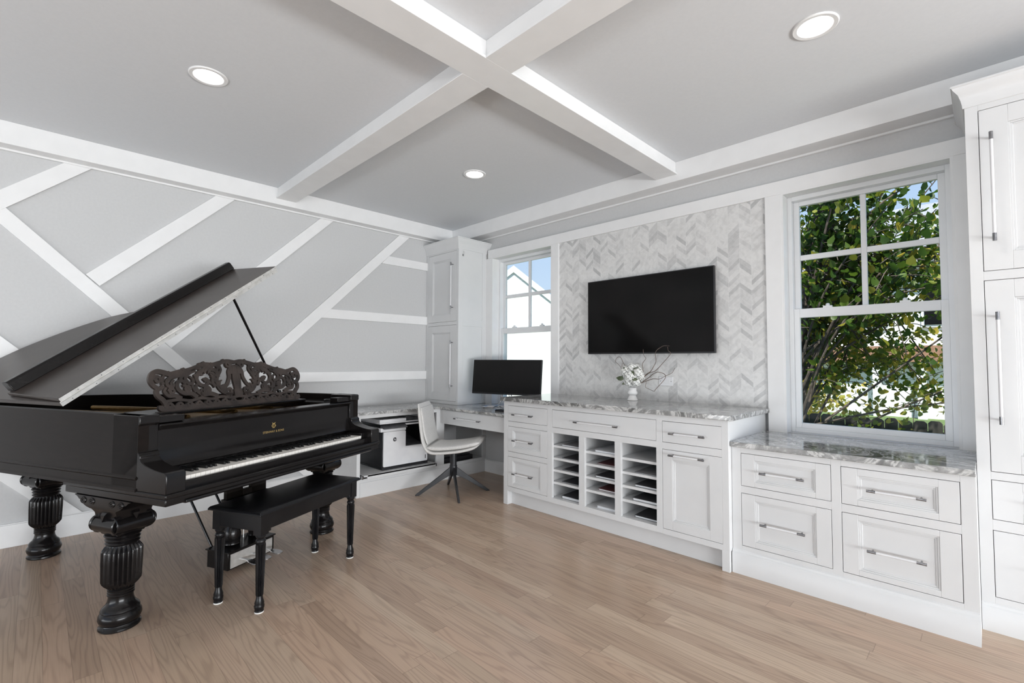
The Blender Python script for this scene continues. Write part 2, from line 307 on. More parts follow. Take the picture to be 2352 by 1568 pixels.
# perimeter beams (against the walls) and the crossing coffer beams
tr = [0]
def trim(mb, m=WHITE, **k): tr[0] += 1; return struct('trim_%d' % tr[0], mb, m, **k)
trim(MB().box(0, 0.12, YB, WY, HB, HC).box(0, 0.022, YB, WY, HB - 0.014, HB), bevel=0.002)
trim(MB().box(0.12, XR, -0.115, WY, HB, HC).box(0.022, XR, WY - 0.022, WY, HB - 0.014, HB), bevel=0.002)
mb = MB().box(2.742, 2.892, YB, -0.115, HM + 0.014, HC).box(2.73, 2.904, YB, -0.115, HM, HM + 0.014); trim(mb, bevel=0.0015)
mb = MB()
for a, b_ in ((0.12, 2.742), (2.892, XR)): mb.box(a, b_, -2.070, -1.922, HM + 0.014, HC)
for a, b_ in ((0.12, 2.73), (2.904, XR)): mb.box(a, b_, -2.082, -1.910, HM, HM + 0.014)
trim(mb, bevel=0.0015)
# wall strips on the left wall: quads in (y, z)
def strip(pts, d=0.018):
    d = 0.0175 + (tr[0] % 5) * 0.0004
    return trim(MB().prism(pts, 0.0, d, lambda a, b_, h: (h, a, b_)), bevel=0.002)
ZB = HB - 0.014
strip([(-3.451, ZB), (-3.304, ZB), (-3.735, 2.200), (-3.81, 2.272)])      # upper left, meets the long diagonal
strip([(-4.235, ZB), (-4.100, ZB), (-1.612, 0.152), (-1.747, 0.152)])      # long diagonal falling to the right
strip([(-3.313, 1.832), (-3.235, 1.755), (-2.381, ZB), (-2.525, ZB)])
strip([(-2.865, 1.385), (-2.795, 1.315), (-1.512, ZB), (-1.640, ZB)])
strip([(-2.430, 0.965), (-2.360, 0.895), (-0.637, ZB), (-0.768, ZB)])
strip([(-0.888, 2.350), (-0.975, 2.260), (-0.372, 2.257), (-0.372, 2.345)])
strip([(-1.528, 1.727), (-1.618, 1.636), (-0.372, 1.634), (-0.372, 1.727)])
strip([(-2.160, 1.115), (-2.250, 1.023), (-0.372, 1.018), (-0.372, 1.111)])
strip([(-5.070, ZB), (-4.932, ZB), (-2.487, 0.152), (-2.625, 0.152)])
strip([(-5.720, ZB), (-5.585, ZB), (-3.277, 0.152), (-3.412, 0.152)])
struct('baseboard_left', MB().box(0, 0.016, YB, -1.49, 0, 0.145).box(0, 0.011, YB, -1.49, 0.145, 0.152), WHITE, bevel=0.002)
# window-wall casing: header board, side casings
trim(MB().box(0.62, 4.53, 0, WY, 2.368, 2.461), bevel=0.002)
for a, b_ in ((0.587, O1[0]), (O1[1], 1.636), (3.482, O2[0]), (O2[1], 4.53)): trim(MB().box(a, b_, 0, WY, 0.7, 2.368), bevel=0.002)
struct('wall_tile_backsplash', MB().box(1.636, 3.482, 0.015, WY, 0.90, 2.368), TILE)
struct('baseboard_under_desk', MB().box(0.555, 1.58, WY - 0.018, WY, 0, 0.131).box(0.555, 1.58, WY - 0.012, WY, 0.131, 0.138), WHITE, bevel=0.002)

# ---------------------------------------------------------------- windows
def window(idx, O_, label):
    r = bpy.data.objects.new('window_%d' % idx, None); COL.objects.link(r); r.location = (O_[0], 0, O_[2]); r['kind'] = 'structure'
    W_, H_ = O_[1] - O_[0], O_[3] - O_[2]
    j = MB(); t = 0.012                                         # jamb lining
    j.box(-0.001, t, 0.001, 0.2, 0, H_).box(W_ - t, W_ + 0.001, 0.001, 0.2, 0, H_).box(t, W_ - t, 0.001, 0.2, H_ - t, H_ + 0.001)
    build('window_jamb', j, WHITE, r)
    f = MB(); a = t; w_ = 0.026; y0, y1 = 0.098, 0.2               # vinyl frame with a step
    f.box(a, a + w_, y0, y1, 0, H_ - t).box(W_ - a - w_, W_ - a, y0, y1, 0, H_ - t).box(a + w_, W_ - a - w_, y0, y1, H_ - t - 0.03, H_ - t).box(a + w_, W_ - a - w_, y0, y1, 0, 0.028)
    build('window_frame', f, VINYL, r, bevel=0.002)
    x0, x1 = a + w_ , W_ - a - w_
    zt = H_ - t - 0.03; zb = 0.028; zm = 0.80
    def sash(name, z0, z1, y0, y1, sw, rt_, rb, mun):
        m = MB(); m.box(x0, x0 + sw, y0, y1, z0, z1).box(x1 - sw, x1, y0, y1, z0, z1).box(x0 + sw, x1 - sw, y0, y1, z1 - rt_, z1).box(x0 + sw, x1 - sw, y0, y1, z0, z0 + rb)
        o = build(name, m, VINYL, r, bevel=0.002)
        g = MB(); g.box(x0 + sw, x1 - sw, (y0 + y1) / 2 - 0.002, (y0 + y1) / 2 + 0.002, z0 + rb, z1 - rt_); build('glass_pane', g, GLASS, o)
        if mun:
            cx_ = (x0 + x1) / 2; cz_ = (z0 + rb + z1 - rt_) / 2; q = MB()
            q.box(cx_ - 0.015, cx_ + 0.015, y0 + 0.004, y1 - 0.004, z0 + rb, z1 - rt_).box(x0 + sw, cx_ - 0.015, y0 + 0.004, y1 - 0.004, cz_ - 0.018, cz_ + 0.018).box(cx_ + 0.015, x1 - sw, y0 + 0.004, y1 - 0.004, cz_ - 0.018, cz_ + 0.018)
            build('muntin', q, VINYL, o, bevel=0.003)
        return o
    sash('upper_sash', zm - 0.01, zt, 0.145, 0.175, 0.034, 0.03, 0.034, True)
    lo = sash('lower_sash', zb, zm + 0.03, 0.112, 0.142, 0.034, 0.06, 0.034, False)
    for fx in (0.27, 0.73):
        lk = MB().box(fx * W_ - 0.025, fx * W_ + 0.025, 0.116, 0.138, zm + 0.03, zm + 0.042).lathe([(0.011, 0), (0.012, 0.01), (0.006, 0.016)], (fx * W_, 0.127, zm + 0.042), 12)
        build('sash_lock', lk, VINYL, lo)
    return r
window(1, O1, ''); window(2, O2, '')

# ================================================================ CABINETRY
# local face frame: T(u, d, z) -> world, u along the face, d outward from the face
def TY(y):    # face looking towards -y
    return lambda u, d, z: (u, y - d, z)
def TX(x):    # face looking towards +x, u = y
    return lambda u, d, z: (x + d, u, z)
def handle(parent, T, u0, u1, z, vertical=False, zz=None, r=0.0055, end=0.036):
    m = MB(); d = 0.034
    if not vertical:
        A = lambda t: (u0 + (u1 - u0) * t, d, z); L_ = u1 - u0
    else:
        A = lambda t: (u0, d, zz[0] + (zz[1] - zz[0]) * t); L_ = zz[1] - zz[0]
    e = end / L_
    m.tube([A(0), A(e)], r + 0.001, 12, 1, T); m.tube([A(1 - e), A(1)], r + 0.001, 12, 1, T)
    m.tube([A(e), A(1 - e)], r, 12, 0, T)
    for t in (e * 0.55, 1 - e * 0.55):
        q = A(t); m.tube([(q[0], 0.0, q[2]), q], r * 0.8, 10, 1, T)
    return build('handle', m, [PLASTW, STEELD], parent)
def slab_front(T, u0, u1, z0, z1, th=0.019, panel=None):
    m = MB(); g = 0.0022; u0 += g; u1 -= g; z0 += g; z1 -= g; F = 0.0
    if not panel:
        return m.box(u0, u1, F - th, F, z0, z1, 0, T)
    a, b_, c, d_ = panel    # recessed panel rect u, z
    m.box(u0, a, F - th, F, z0, z1, 0, T).box(b_, u1, F - th, F, z0, z1, 0, T).box(a, b_, F - th, F, z0, c, 0, T).box(a, b_, F - th, F, d_, z1, 0, T)
    m.box(a, b_, F - th, F - 0.011, c, d_, 0, T)
    # ogee: two stepped sloping beads around the panel
    for off, dep, wd in ((0.0, -0.0035, 0.008), (0.008, -0.0075, 0.008)):
        A, B_, C_, D_ = a + off, b_ - off, c + off, d_ - off
        m.box(A, A + wd, F - th, F + dep, C_, D_, 0, T).box(B_ - wd, B_, F - th, F + dep, C_, D_, 0, T).box(A + wd, B_ - wd, F - th, F + dep, C_, C_ + wd, 0, T).box(A + wd, B_ - wd, F - th, F + dep, D_ - wd, D_, 0, T)
    return m
def front(kind, parent, T, u0, u1, z0, z1, panel=None, label=None):
    return build(kind, slab_front(T, u0, u1, z0, z1, panel=panel), CABW, parent, bevel=0.0012, label=label)

# ---- the long music buffet
BY = -0.6506
T = TY(BY)
buf = thing('buffet_cabinet', 'long white buffet cabinet with drawers and open music cubbies under the television', 'cabinet', (1.56, BY, 0))
def wl_(mb_, parent, name, mats, **k):       # build from world coordinates under a parent placed in the world
    o = build(name, mb_, mats, None, **k); o.parent = parent; o.matrix_parent_inverse = Matrix.Translation(parent.location).inverted(); return o
def under(o, parent):
    o.parent = parent; o.matrix_parent_inverse = Matrix.Translation(parent.location).inverted(); return o
X0, X1 = 1.5614, 3.4586
m = MB()
for a, b_, c, d_ in ((X0, 1.611, 0.12, 0.88), (3.42, X1, 0.12, 0.88), (2.058, 2.108, 0.12, 0.88), (2.998, 3.040, 0.12, 0.88), (2.368, 2.422, 0.157, 0.664), (2.680, 2.731, 0.157, 0.664)):
    m.box(a, b_, -0.022, 0, c, d_, 0, T)
for a, b_, c, d_ in ((1.611, 2.058, 0.845, 0.88), (1.611, 2.058, 0.668, 0.710), (1.611, 2.058, 0.411, 0.452), (1.611, 2.058, 0.118, 0.156),
                     (2.108, 2.998, 0.845, 0.88), (2.108, 2.998, 0.664, 0.706), (2.108, 2.998, 0.118, 0.157), (3.04, 3.42, 0.842, 0.88), (3.04, 3.42, 0.661, 0.705), (3.04, 3.42, 0.118, 0.153)):
    m.box(a, b_, -0.022, 0, c, d_, 0, T)
wl_(m, buf, 'face_frame', CABW, bevel=0.001)
m = MB()
yb, yf = 0.04, BY + 0.022
m.box(X0, X0 + 0.018, yf, yb, 0.1, 0.88).box(X1 - 0.018, X1, yf, yb, 0.0, 0.88).box(X0 + 0.018, X1 - 0.018, yb - 0.012, yb, 0.1, 0.88).box(X0 + 0.018, X1 - 0.018, yf, yb - 0.012, 0.14, 0.156).box(X0 + 0.018, X1 - 0.018, yf, yb - 0.012, 0.864, 0.88)
for x in (2.075, 2.395, 2.705, 3.018): m.box(x - 0.009, x + 0.009, yf, yb - 0.012, 0.156, 0.69)
m.box(2.084, 3.009, yf, yb - 0.012, 0.68, 0.69)
m.box(X0, X0 + 0.05, BY + 0.0, yf + 0.03, 0, 0.12).box(X1 - 0.045, X1, BY, yf + 0.03, 0, 0.12)
m.box(X0, X0 + 0.018, yf + 0.03, yb, 0, 0.1)
m.box(X0 + 0.05, X1 - 0.045, -0.60, -0.58, 0, 0.14)
wl_(m, buf, 'carcass', CABW, bevel=0.001)
for i, (u0, u1, z0, z1, p, h) in enumerate([(1.611, 2.058, 0.710, 0.845, None, (1.69, 1.918, 0.773)), (1.611, 2.058, 0.452, 0.668, (1.672, 1.985, 0.492, 0.634), (1.695, 1.92, 0.555)), (1.611, 2.058, 0.156, 0.411, (1.672, 1.982, 0.186, 0.376), (1.695, 1.918, 0.277)),
                                          (2.108, 2.998, 0.706, 0.845, None, (2.342, 2.722, 0.770)), (3.040, 3.422, 0.705, 0.842, None, (3.10, 3.33, 0.768))]):
    d = under(front('drawer', buf, T, u0, u1, z0, z1, p), buf)
    hh = handle(d, T, h[0], h[1], h[2]); under(hh, d); hh.matrix_parent_inverse = Matrix.Identity(4); 
d = under(front('door', buf, T, 3.040, 3.422, 0.153, 0.661, (3.108, 3.345, 0.212, 0.600)), buf)
handle(d, T, 3.097, 3.326, 0.631)
def lock_at(parent, x, z):
    k = MB().lathe([(0.006, 0), (0.006, 0.002)], (0, 0, 0), 14)
    k.v = [(x + a, BY - c, z + b_) for a, b_, c in k.v]; return k
SH = {0: (2.084, 2.386, [0.556, 0.459, 0.367, 0.271]), 1: (2.404, 2.696, [0.554, 0.463, 0.367, 0.272]), 2: (2.714, 3.009, [0.552, 0.455, 0.361, 0.265])}
for c_ in SH:
    a, b_, zs = SH[c_]
    for z in zs: wl_(MB().box(a, b_, BY + 0.022, yb - 0.012, z - 0.009, z + 0.009), buf, 'shelf', CABW, bevel=0.001)
# folders lying in the cubbies, one thing each
colname = ['left', 'middle', 'right']; rown = ['top', 'second', 'third', 'fourth', 'lowest']
FL = {(0, 0): (FOLD_G, 0.010, 'grey'), (0, 1): (FOLD_K, 0.006, 'black'), (0, 2): (FOLD_K, 0.006, 'black'), (0, 3): (FOLD_K, 0.006, 'black'), (0, 4): (PAPER, 0.022, 'white and black'),
      (1, 0): (PAPER, 0.012, 'white'), (1, 1): (FOLD_R, 0.006, 'maroon'), (1, 2): (FOLD_K, 0.014, 'black'), (1, 3): (FOLD_R, 0.012, 'dark red'), (1, 4): (PAPER, 0.016, 'white'),
      (2, 1): (FOLD_G, 0.005, 'grey'), (2, 2): (FOLD_K, 0.014, 'black'), (2, 3): (FOLD_K, 0.018, 'black'), (2, 4): (FOLD_K, 0.014, 'charcoal')}
for (c_, r_), (mt, th, cn) in FL.items():
    a, b_, zs = SH[c_]; z = (zs[r_ - 0] + 0.009) if r_ < 4 else 0.156
    x1 = b_ - 0.012; x0 = a + 0.06 + 0.02 * random.random(); y0 = BY + 0.035 + 0.03 * random.random(); y1 = y0 + 0.31
    sh_ = 0.02
    z += 0.0005
    m = MB()
    cover = FOLD_K if mt is PAPER and c_ == 0 else mt
    m.add([(x0 + sh_, y0, z), (x1, y0 + 0.0, z), (x1, y1, z), (x0, y1, z), (x0 + sh_, y0, z + 0.0015), (x1, y0, z + 0.0015), (x1, y1, z + 0.0015), (x0, y1, z + 0.0015)], [(3, 2, 1, 0), (4, 5, 6, 7), (0, 1, 5, 4), (1, 2, 6, 5), (2, 3, 7, 6), (3, 0, 4, 7)], 0)
    m.box(x0 + sh_ + 0.004, x1 - 0.003, y0 + 0.004, y1 - 0.004, z + 0.0015, z + th - 0.0015, 1)
    m.add([(x0 + sh_, y0, z + th - 0.0015), (x1, y0, z + th - 0.0015), (x1, y1, z + th - 0.0015), (x0, y1, z + th - 0.0015), (x0 + sh_, y0, z + th), (x1, y0, z + th), (x1, y1, z + th), (x0, y1, z + th)], [(3, 2, 1, 0), (4, 5, 6, 7), (0, 1, 5, 4), (1, 2, 6, 5), (2, 3, 7, 6), (3, 0, 4, 7)], 0)
    o = build('music_folder', m, [cover, PAPER])
    tag(o, '%s music folder lying on the %s shelf of the %s cubby column' % (cn, rown[r_], colname[c_]), 'folder', 'music folders in the buffet cubbies')
# counters
def slab(x0, x1, y0, y1, z0, z1, label, name='marble_countertop'):
    return tag(build(name, MB().box(x0, x1, y0, y1, z0, z1), MARBLE, bevel=0.003), label, 'countertop')
slab(1.535, 3.49, -0.675, 0.015, 0.881, 0.912, 'grey veined marble countertop on the long buffet cabinet below the television')
slab(3.4605, 4.5005, -0.632, -0.0005, 0.728, 0.758, 'low grey veined marble countertop below the large window', 'marble_windowsill_countertop')

# ---- cabinet under the large window
KY = -0.606; T = TY(KY); X0, X1 = 3.460, 4.50
bay = thing('window_cabinet', 'low white four-drawer cabinet below the large window', 'cabinet', (X0, KY, 0))
m = MB()
for a, b_, c, d_ in ((X0, 3.511, 0.0, 0.727), (3.9585, 4.001, 0.0, 0.727), (4.4485, X1, 0.0, 0.727)): m.box(a, b_, -0.022, 0, c, d_, 0, T)
for c, d_ in ((0.0, 0.161), (0.4635, 0.5045), (0.694, 0.727)):
    m.box(3.511, 3.9585, -0.022, 0, c, d_, 0, T); m.box(4.001, 4.4485, -0.022, 0, c, d_, 0, T)
wl_(m, bay, 'face_frame', CABW, bevel=0.001)
m = MB().box(X0, X0 + 0.018, KY + 0.022, 0.04, 0, 0.727).box(X1 - 0.018, X1, KY + 0.022, 0.04, 0, 0.727).box(X0 + 0.018, X1 - 0.018, 0.02, 0.04, 0, 0.727).box(X0 + 0.018, X1 - 0.018, KY + 0.08, 0.02, 0.12, 0.14)
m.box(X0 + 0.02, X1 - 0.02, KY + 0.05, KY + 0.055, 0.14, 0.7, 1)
wl_(m, bay, 'carcass', [CABW, DARKGAP])
pl = [(0, 0), (-0.018, 0), (-0.018, 0.112), (-0.014, 0.118), (-0.008, 0.122), (-0.006, 0.132), (0, 0.136)]
m = MB().prism(pl, X0 + 0.001, X1, lambda a, b_, h: (h, KY + a, b_)); wl_(m, bay, 'plinth', CABW)
for u0, u1, z0, z1, p, h in [(3.511, 3.9585, 0.5045, 0.694, (3.586, 3.888, 0.537, 0.657), (3.62, 3.842, 0.596)), (3.511, 3.9585, 0.161, 0.4635, (3.586, 3.888, 0.198, 0.428), (3.62, 3.842, 0.310)),
                             (4.001, 4.4485, 0.5045, 0.694, (4.070, 4.374, 0.537, 0.657), (4.111, 4.335, 0.596)), (4.001, 4.4485, 0.161, 0.4635, (4.070, 4.374, 0.190, 0.434), (4.108, 4.330, 0.304))]:
    d = under(front('drawer', bay, T, u0, u1, z0, z1, p), bay); handle(d, T, h[0], h[1], h[2])

# ---- crown profile helper and tall cabinets
def crown(z0, h, proj):  # (outward, z)
    return [(0, z0), (0.006, z0), (0.008, z0 + 0.18 * h), (0.2 * proj, z0 + 0.22 * h), (0.26 * proj, z0 + 0.36 * h), (0.45 * proj, z0 + 0.62 * h), (0.85 * proj, z0 + 0.84 * h), (0.88 * proj, z0 + 0.90 * h), (proj, z0 + 0.93 * h), (proj, z0 + h), (0, z0 + h)]
def crown_wrap(prof, path):   # path: list of (x,y) with outward mitre vectors
    secs = []
    for (px, py), (ox, oy) in path: secs.append([(px + ox * d, py + oy * d, z) for d, z in prof])
    return MB().loft(secs)
TYF = -0.402; X0, X1 = 4.5015, 5.70; T = TY(TYF)
tall = thing('tall_cabinet', 'tall white storage cabinet with long bar handles at the right of the large window', 'cabinet', (X0, TYF, 0))
m = MB()
for a, b_, c, d_ in ((X0, 4.547, 0, 2.47), (5.083, 5.123, 0, 2.47), (5.66, X1, 0, 2.47)): m.box(a, b_, -0.022, 0, c, d_, 0, T)
for c, d_ in ((0, 0.155), (0.458, 0.506), (0.688, 0.724), (1.613, 1.656), (2.428, 2.47)):
    m.box(4.547, 5.083, -0.022, 0, c, d_, 0, T); m.box(5.123, 5.66, -0.022, 0, c, d_, 0, T)
wl_(m, tall, 'face_frame', CABW, bevel=0.001)
m = MB().box(X0, X0 + 0.018, TYF + 0.022, -0.001, 0, 2.47).box(X0, X0 + 0.018, -0.001, 0.04, 0, 0.7).box(X1 - 0.018, X1, TYF + 0.022, 0.04, 0, 2.47).box(4.535, X1 - 0.018, 0.02, 0.04, 0.12, 2.47).box(X0 + 0.018, X1 - 0.018, TYF + 0.05, -0.001, 2.45, 2.47)
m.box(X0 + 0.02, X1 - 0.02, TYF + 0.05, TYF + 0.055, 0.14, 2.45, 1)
wl_(m, tall, 'carcass', [CABW, DARKGAP])
m = MB().prism([(a * 0.8, b_ * 0.92) for a, b_ in pl], X0, X1, lambda a, b_, h: (h, TYF + a, b_)); wl_(m, tall, 'plinth', CABW)
cp = crown(2.455, 0.108, 0.046)
m = crown_wrap(cp, [((X0, WY), (-1, 0)), ((X0, TYF), (-1, -1)), ((X1, TYF), (1, -1)), ((X1, WY), (1, 0))]); m.box(X0, X1, TYF, WY, 2.50, 2.56)
wl_(m, tall, 'crown_moulding', CABW)
for c0, c1, hx in ((4.547, 5.083, 4.588), (5.123, 5.66, 5.165)):
    for kind, z0, z1, hz in (('door', 1.656, 2.428, (1.79, 2.303)), ('door', 0.724, 1.613, (0.946, 1.461))):
        d = under(front(kind, tall, T, c0, c1, z0, z1, (c0 + 0.098, c1 - 0.098, z0 + 0.085, z1 - 0.085)), tall); handle(d, T, hx, 0, 0, True, hz, r=0.0065)
    for z0, z1 in ((0.506, 0.688), (0.155, 0.458)):
        d = under(front('drawer', tall, T, c0, c1, z0, z1, (c0 + 0.098, c1 - 0.098, z0 + 0.04, z1 - 0.04)), tall); handle(d, T, (c0 + c1) / 2 - 0.112, (c0 + c1) / 2 + 0.112, (z0 + z1) / 2)

# ---- corner tower cabinet standing on the desk counter
CYF = -0.391; T = TY(CYF); X1 = 0.586
tow = thing('corner_tower_cabinet', 'narrow white two-door corner cabinet standing on the desk counter', 'cabinet', (0.03, CYF, 0.758))
m = MB()
for a, b_, c, d_ in ((0.002, 0.046, 0.758, 2.46), (0.56, X1, 0.758, 2.46)): m.box(a, b_, -0.022, 0, c, d_, 0, T)
for c, d_ in ((0.758, 0.790), (1.612, 1.650), (2.412, 2.46)): m.box(0.046, 0.56, -0.022, 0, c, d_, 0, T)
wl_(m, tow, 'face_frame', CABW, bevel=0.001)
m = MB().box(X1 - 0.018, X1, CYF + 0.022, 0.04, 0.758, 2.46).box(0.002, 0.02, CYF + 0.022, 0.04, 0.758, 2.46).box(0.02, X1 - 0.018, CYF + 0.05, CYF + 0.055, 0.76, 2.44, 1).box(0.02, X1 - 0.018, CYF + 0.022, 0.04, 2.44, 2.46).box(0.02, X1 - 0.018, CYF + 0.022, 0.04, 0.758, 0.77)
# applied side frame
m.box(X1, X1 + 0.006, CYF, CYF + 0.06, 0.758, 2.46).box(X1, X1 + 0.006, -0.055, 0.0, 0.758, 2.46).box(X1, X1 + 0.006, CYF + 0.06, -0.055, 1.60, 1.665)
wl_(m, tow, 'carcass', [CABW, DARKGAP], bevel=0.0008)
m = crown_wrap(crown(2.425, 0.118, 0.05), [((0.002, CYF), (0, -1)), ((X1, CYF), (1, -1)), ((X1, WY), (1, 0))]); m.box(0.002, X1, CYF, WY, 2.47, 2.540)
wl_(m, tow, 'crown_moulding', CABW)
for z0, z1, hz in ((1.650, 2.412, (1.78, 2.285)), (0.790, 1.612, (0.938, 1.442))):
    d = under(front('door', tow, T, 0.046, 0.56, z0, z1, (0.125, 0.455, z0 + 0.08, z1 - 0.08)), tow); handle(d, T, 0.498, 0, 0, True, hz)
hk = MB().box(X1 + 0.006, X1 + 0.009, -0.345, -0.325, 2.35, 2.372).tube([(X1 + 0.009, -0.335, 2.365), (X1 + 0.022, -0.335, 2.362), (X1 + 0.024, -0.335, 2.39), (X1 + 0.016, -0.335, 2.40)], 0.0025, 8)
wl_(hk, tow, 'hook', CHROME)

# ---- printer cabinet along the left wall and the desk
PX = 0.5555; T = TX(PX)
pc = thing('printer_cabinet', 'white open-fronted base cabinet on the left wall holding the printer', 'cabinet', (0.02, -1.49, 0))
m = MB()
for a, b_, c, d_ in ((-1.497, -1.464, 0, 0.733), (-0.632, -0.534, 0.16, 0.70), (0.0, WY - 0.002, 0.16, 0.70)): m.box(a, b_, -0.022, 0, c, d_, 0, T)
m.box(-1.464, WY - 0.002, -0.022, 0, 0, 0.160, 0, T).box(-1.464, WY - 0.002, -0.022, 0, 0.700, 0.733, 0, T)
m.box(-1.464, WY - 0.002, 0, 0.006, 0, 0.128, 0, T)
wl_(m, pc, 'face_frame', CABW, bevel=0.001)
m = MB().box(0.018, PX - 0.022, -1.497, -1.479, 0, 0.733).box(0.018, PX - 0.022, -0.60, -0.57, 0.1, 0.733).box(0.018, PX - 0.022, -1.479, WY - 0.002, 0.13, 0.148).box(0.018, 0.024, -1.479, WY - 0.002, 0.148, 0.733)
wl_(m, pc, 'carcass', CABW)
m = MB().box(0.06, 0.60, -1.445, -0.665, 0.185, 0.199).box(0.582, 0.60, -1.412, -0.668, 0.164, 0.1995)
ps = wl_(m, pc, 'pull_out_shelf', CABW, bevel=0.001)
for a, b_ in ((-1.460, -1.447), (-0.663, -0.650)): wl_(MB().box(0.10, 0.59, a, b_, 0.165, 0.195), pc, 'shelf_slide', STEELD, label='steel slide of the pull-out shelf')
# desk drawer apron
m = MB().box(0.612, 1.556, -0.572, -0.02, 0.70, 0.733); m.box(0.612, 0.63, -0.57, -0.02, 0.6, 0.70).box(1.54, 1.556, -0.57, -0.02, 0.6, 0.70).box(0.556, 0.606, -0.585, -0.565, 0.595, 0.733)
dk = thing('desk', 'white built-in desk apron between the printer cabinet and the buffet', 'desk', (1.1, -0.6, 0.59))
wl_(m, dk, 'apron_frame', CABW)
T = TY(-0.60)
d = wl_(MB().box(0.607, 1.556, -0.022, 0, 0.590, 0.728, 0, T), dk, 'drawer', CABW, bevel=0.001); handle(d, T, 0.835, 1.211, 0.661)
# desk countertop, L shaped
Lp = [(0.001, -1.505), (0.578, -1.505), (0.578, -0.640), (0.600, -0.622), (1.555, -0.622), (1.555, WY - 0.001), (0.001, WY - 0.001)]
o = build('marble_desk_countertop', MB().prism([(a, b_ if b_ < 0.04 else -0.001 if a > 0.6 else b_) for a, b_ in Lp], 0.734, 0.757, lambda a, b_, h: (a, b_, h)), MARBLE, bevel=0.002)
tag(o, 'grey veined marble desk countertop wrapping the corner below the small window', 'countertop')

# printer
pr = thing('printer', 'white and black laser printer standing in the open cabinet beside the chair', 'printer', (0.33, -0.98, 0.1995))
PF = 0.535
def P(mb_, name, mats, **k): return wl_(mb_, pr, name, mats, **k)
m = MB(); m.box(0.08, PF - 0.012, -1.232, -0.722, 0.1997, 0.215).box(0.08, PF - 0.012, -1.228, -0.726, 0.215, 0.395).box(0.08, PF - 0.012, -1.228, -0.985, 0.395, 0.553).box(0.08, 0.16, -0.985, -0.726, 0.395, 0.60).box(0.08, PF - 0.03, -0.752, -0.726, 0.395, 0.60)
m.box(PF - 0.012, PF, -1.228, -0.722, 0.1997, 0.222)
P(m, 'body', PLASTK, bevel=0.004)
def rrect(x0, x1, z0, z1, r=(0.012,) * 4):
    out = []
    for cx_, cz_, a0, rr in ((x0, z0, PI, r[0]), (x1, z0, 1.5 * PI, r[1]), (x1, z1, 0, r[2]), (x0, z1, 0.5 * PI, r[3])):
        sx__ = 1 if cx_ == x0 else -1; sz = 1 if cz_ == z0 else -1
        for k in range(5):
            a = a0 + k * PI / 8; out.append((cx_ + sx__ * rr + rr * math.cos(a), cz_ + sz * rr + rr * math.sin(a)))
    return out
fp = [(-1.213, 0.228), (-0.735, 0.228), (-0.728, 0.236), (-0.728, 0.398), (-0.982, 0.398), (-0.982, 0.545), (-0.992, 0.553), (-1.218, 0.553), (-1.222, 0.549), (-1.222, 0.237)]
P(MB().prism(fp, PF - 0.012, PF + 0.002, lambda a, b_, h: (h, a, b_)), 'front_panel', PLASTW, bevel=0.002)
m = MB().box(0.09, PF - 0.02, -0.98, -0.755, 0.396, 0.402); m.add([(0.17, -0.98, 0.402), (0.17, -0.755, 0.402), (0.17, -0.98, 0.47), (0.17, -0.755, 0.47), (0.45, -0.98, 0.402), (0.45, -0.755, 0.402)], [(0, 1, 3, 2), (2, 3, 5, 4), (0, 2, 4), (1, 5, 3), (0, 4, 5, 1)])
P(m, 'output_tray', PLASTG)
m = MB().box(0.10, PF + 0.01, -1.258, -0.985, 0.556, 0.592); P(m, 'scanner_base', PLASTW, bevel=0.004)
m = MB().add([(PF - 0.02, -1.245, 0.594), (PF + 0.035, -1.235, 0.584), (PF + 0.035, -0.985, 0.584), (PF - 0.02, -0.985, 0.606), (PF - 0.02, -1.245, 0.612), (PF + 0.03, -1.235, 0.596), (PF + 0.03, -0.985, 0.596), (PF - 0.02, -0.985, 0.622)], [(0, 1, 2, 3), (4, 5, 6, 7), (0, 1, 5, 4), (1, 2, 6, 5), (2, 3, 7, 6), (3, 0, 4, 7)], 0)
P(m, 'control_panel', PLASTG)
m = MB().box(0.09, PF, -1.262, -0.725, 0.618, 0.628, 1).box(0.09, PF - 0.004, -1.258, -0.728, 0.628, 0.640, 0).box(0.09, PF - 0.012, -1.256, -0.97, 0.640, 0.670, 0).box(0.12, PF, -0.985, -0.725, 0.602, 0.618, 0)
P(m, 'scanner_lid', [PLASTW, PLASTK], bevel=0.004)
m = MB().add([(0.16, -0.96, 0.642), (PF - 0.04, -0.96, 0.642), (PF - 0.04, -0.74, 0.642), (0.16, -0.74, 0.642), (0.16, -0.96, 0.690), (PF - 0.04, -0.96, 0.684), (PF - 0.04, -0.74, 0.650), (0.16, -0.74, 0.655)], [(0, 1, 2, 3), (4, 5, 6, 7), (0, 1, 5, 4), (1, 2, 6, 5), (2, 3, 7, 6), (3, 0, 4, 7)])
P(m, 'document_feeder', PLASTG)
P(MB().box(PF + 0.002, PF + 0.004, -0.757, -0.750, 0.252, 0.288), 'badge', PLASTK)
m = MB().lathe([(0.019, 0), (0.019, 0.0016)], (0, 0, 0), 28); m.v = [(PF + 0.002 + c, -1.103 + a, 0.476 + b_) for a, b_, c in m.v]; P(m, 'logo', PLASTK, label='round black printer logo')
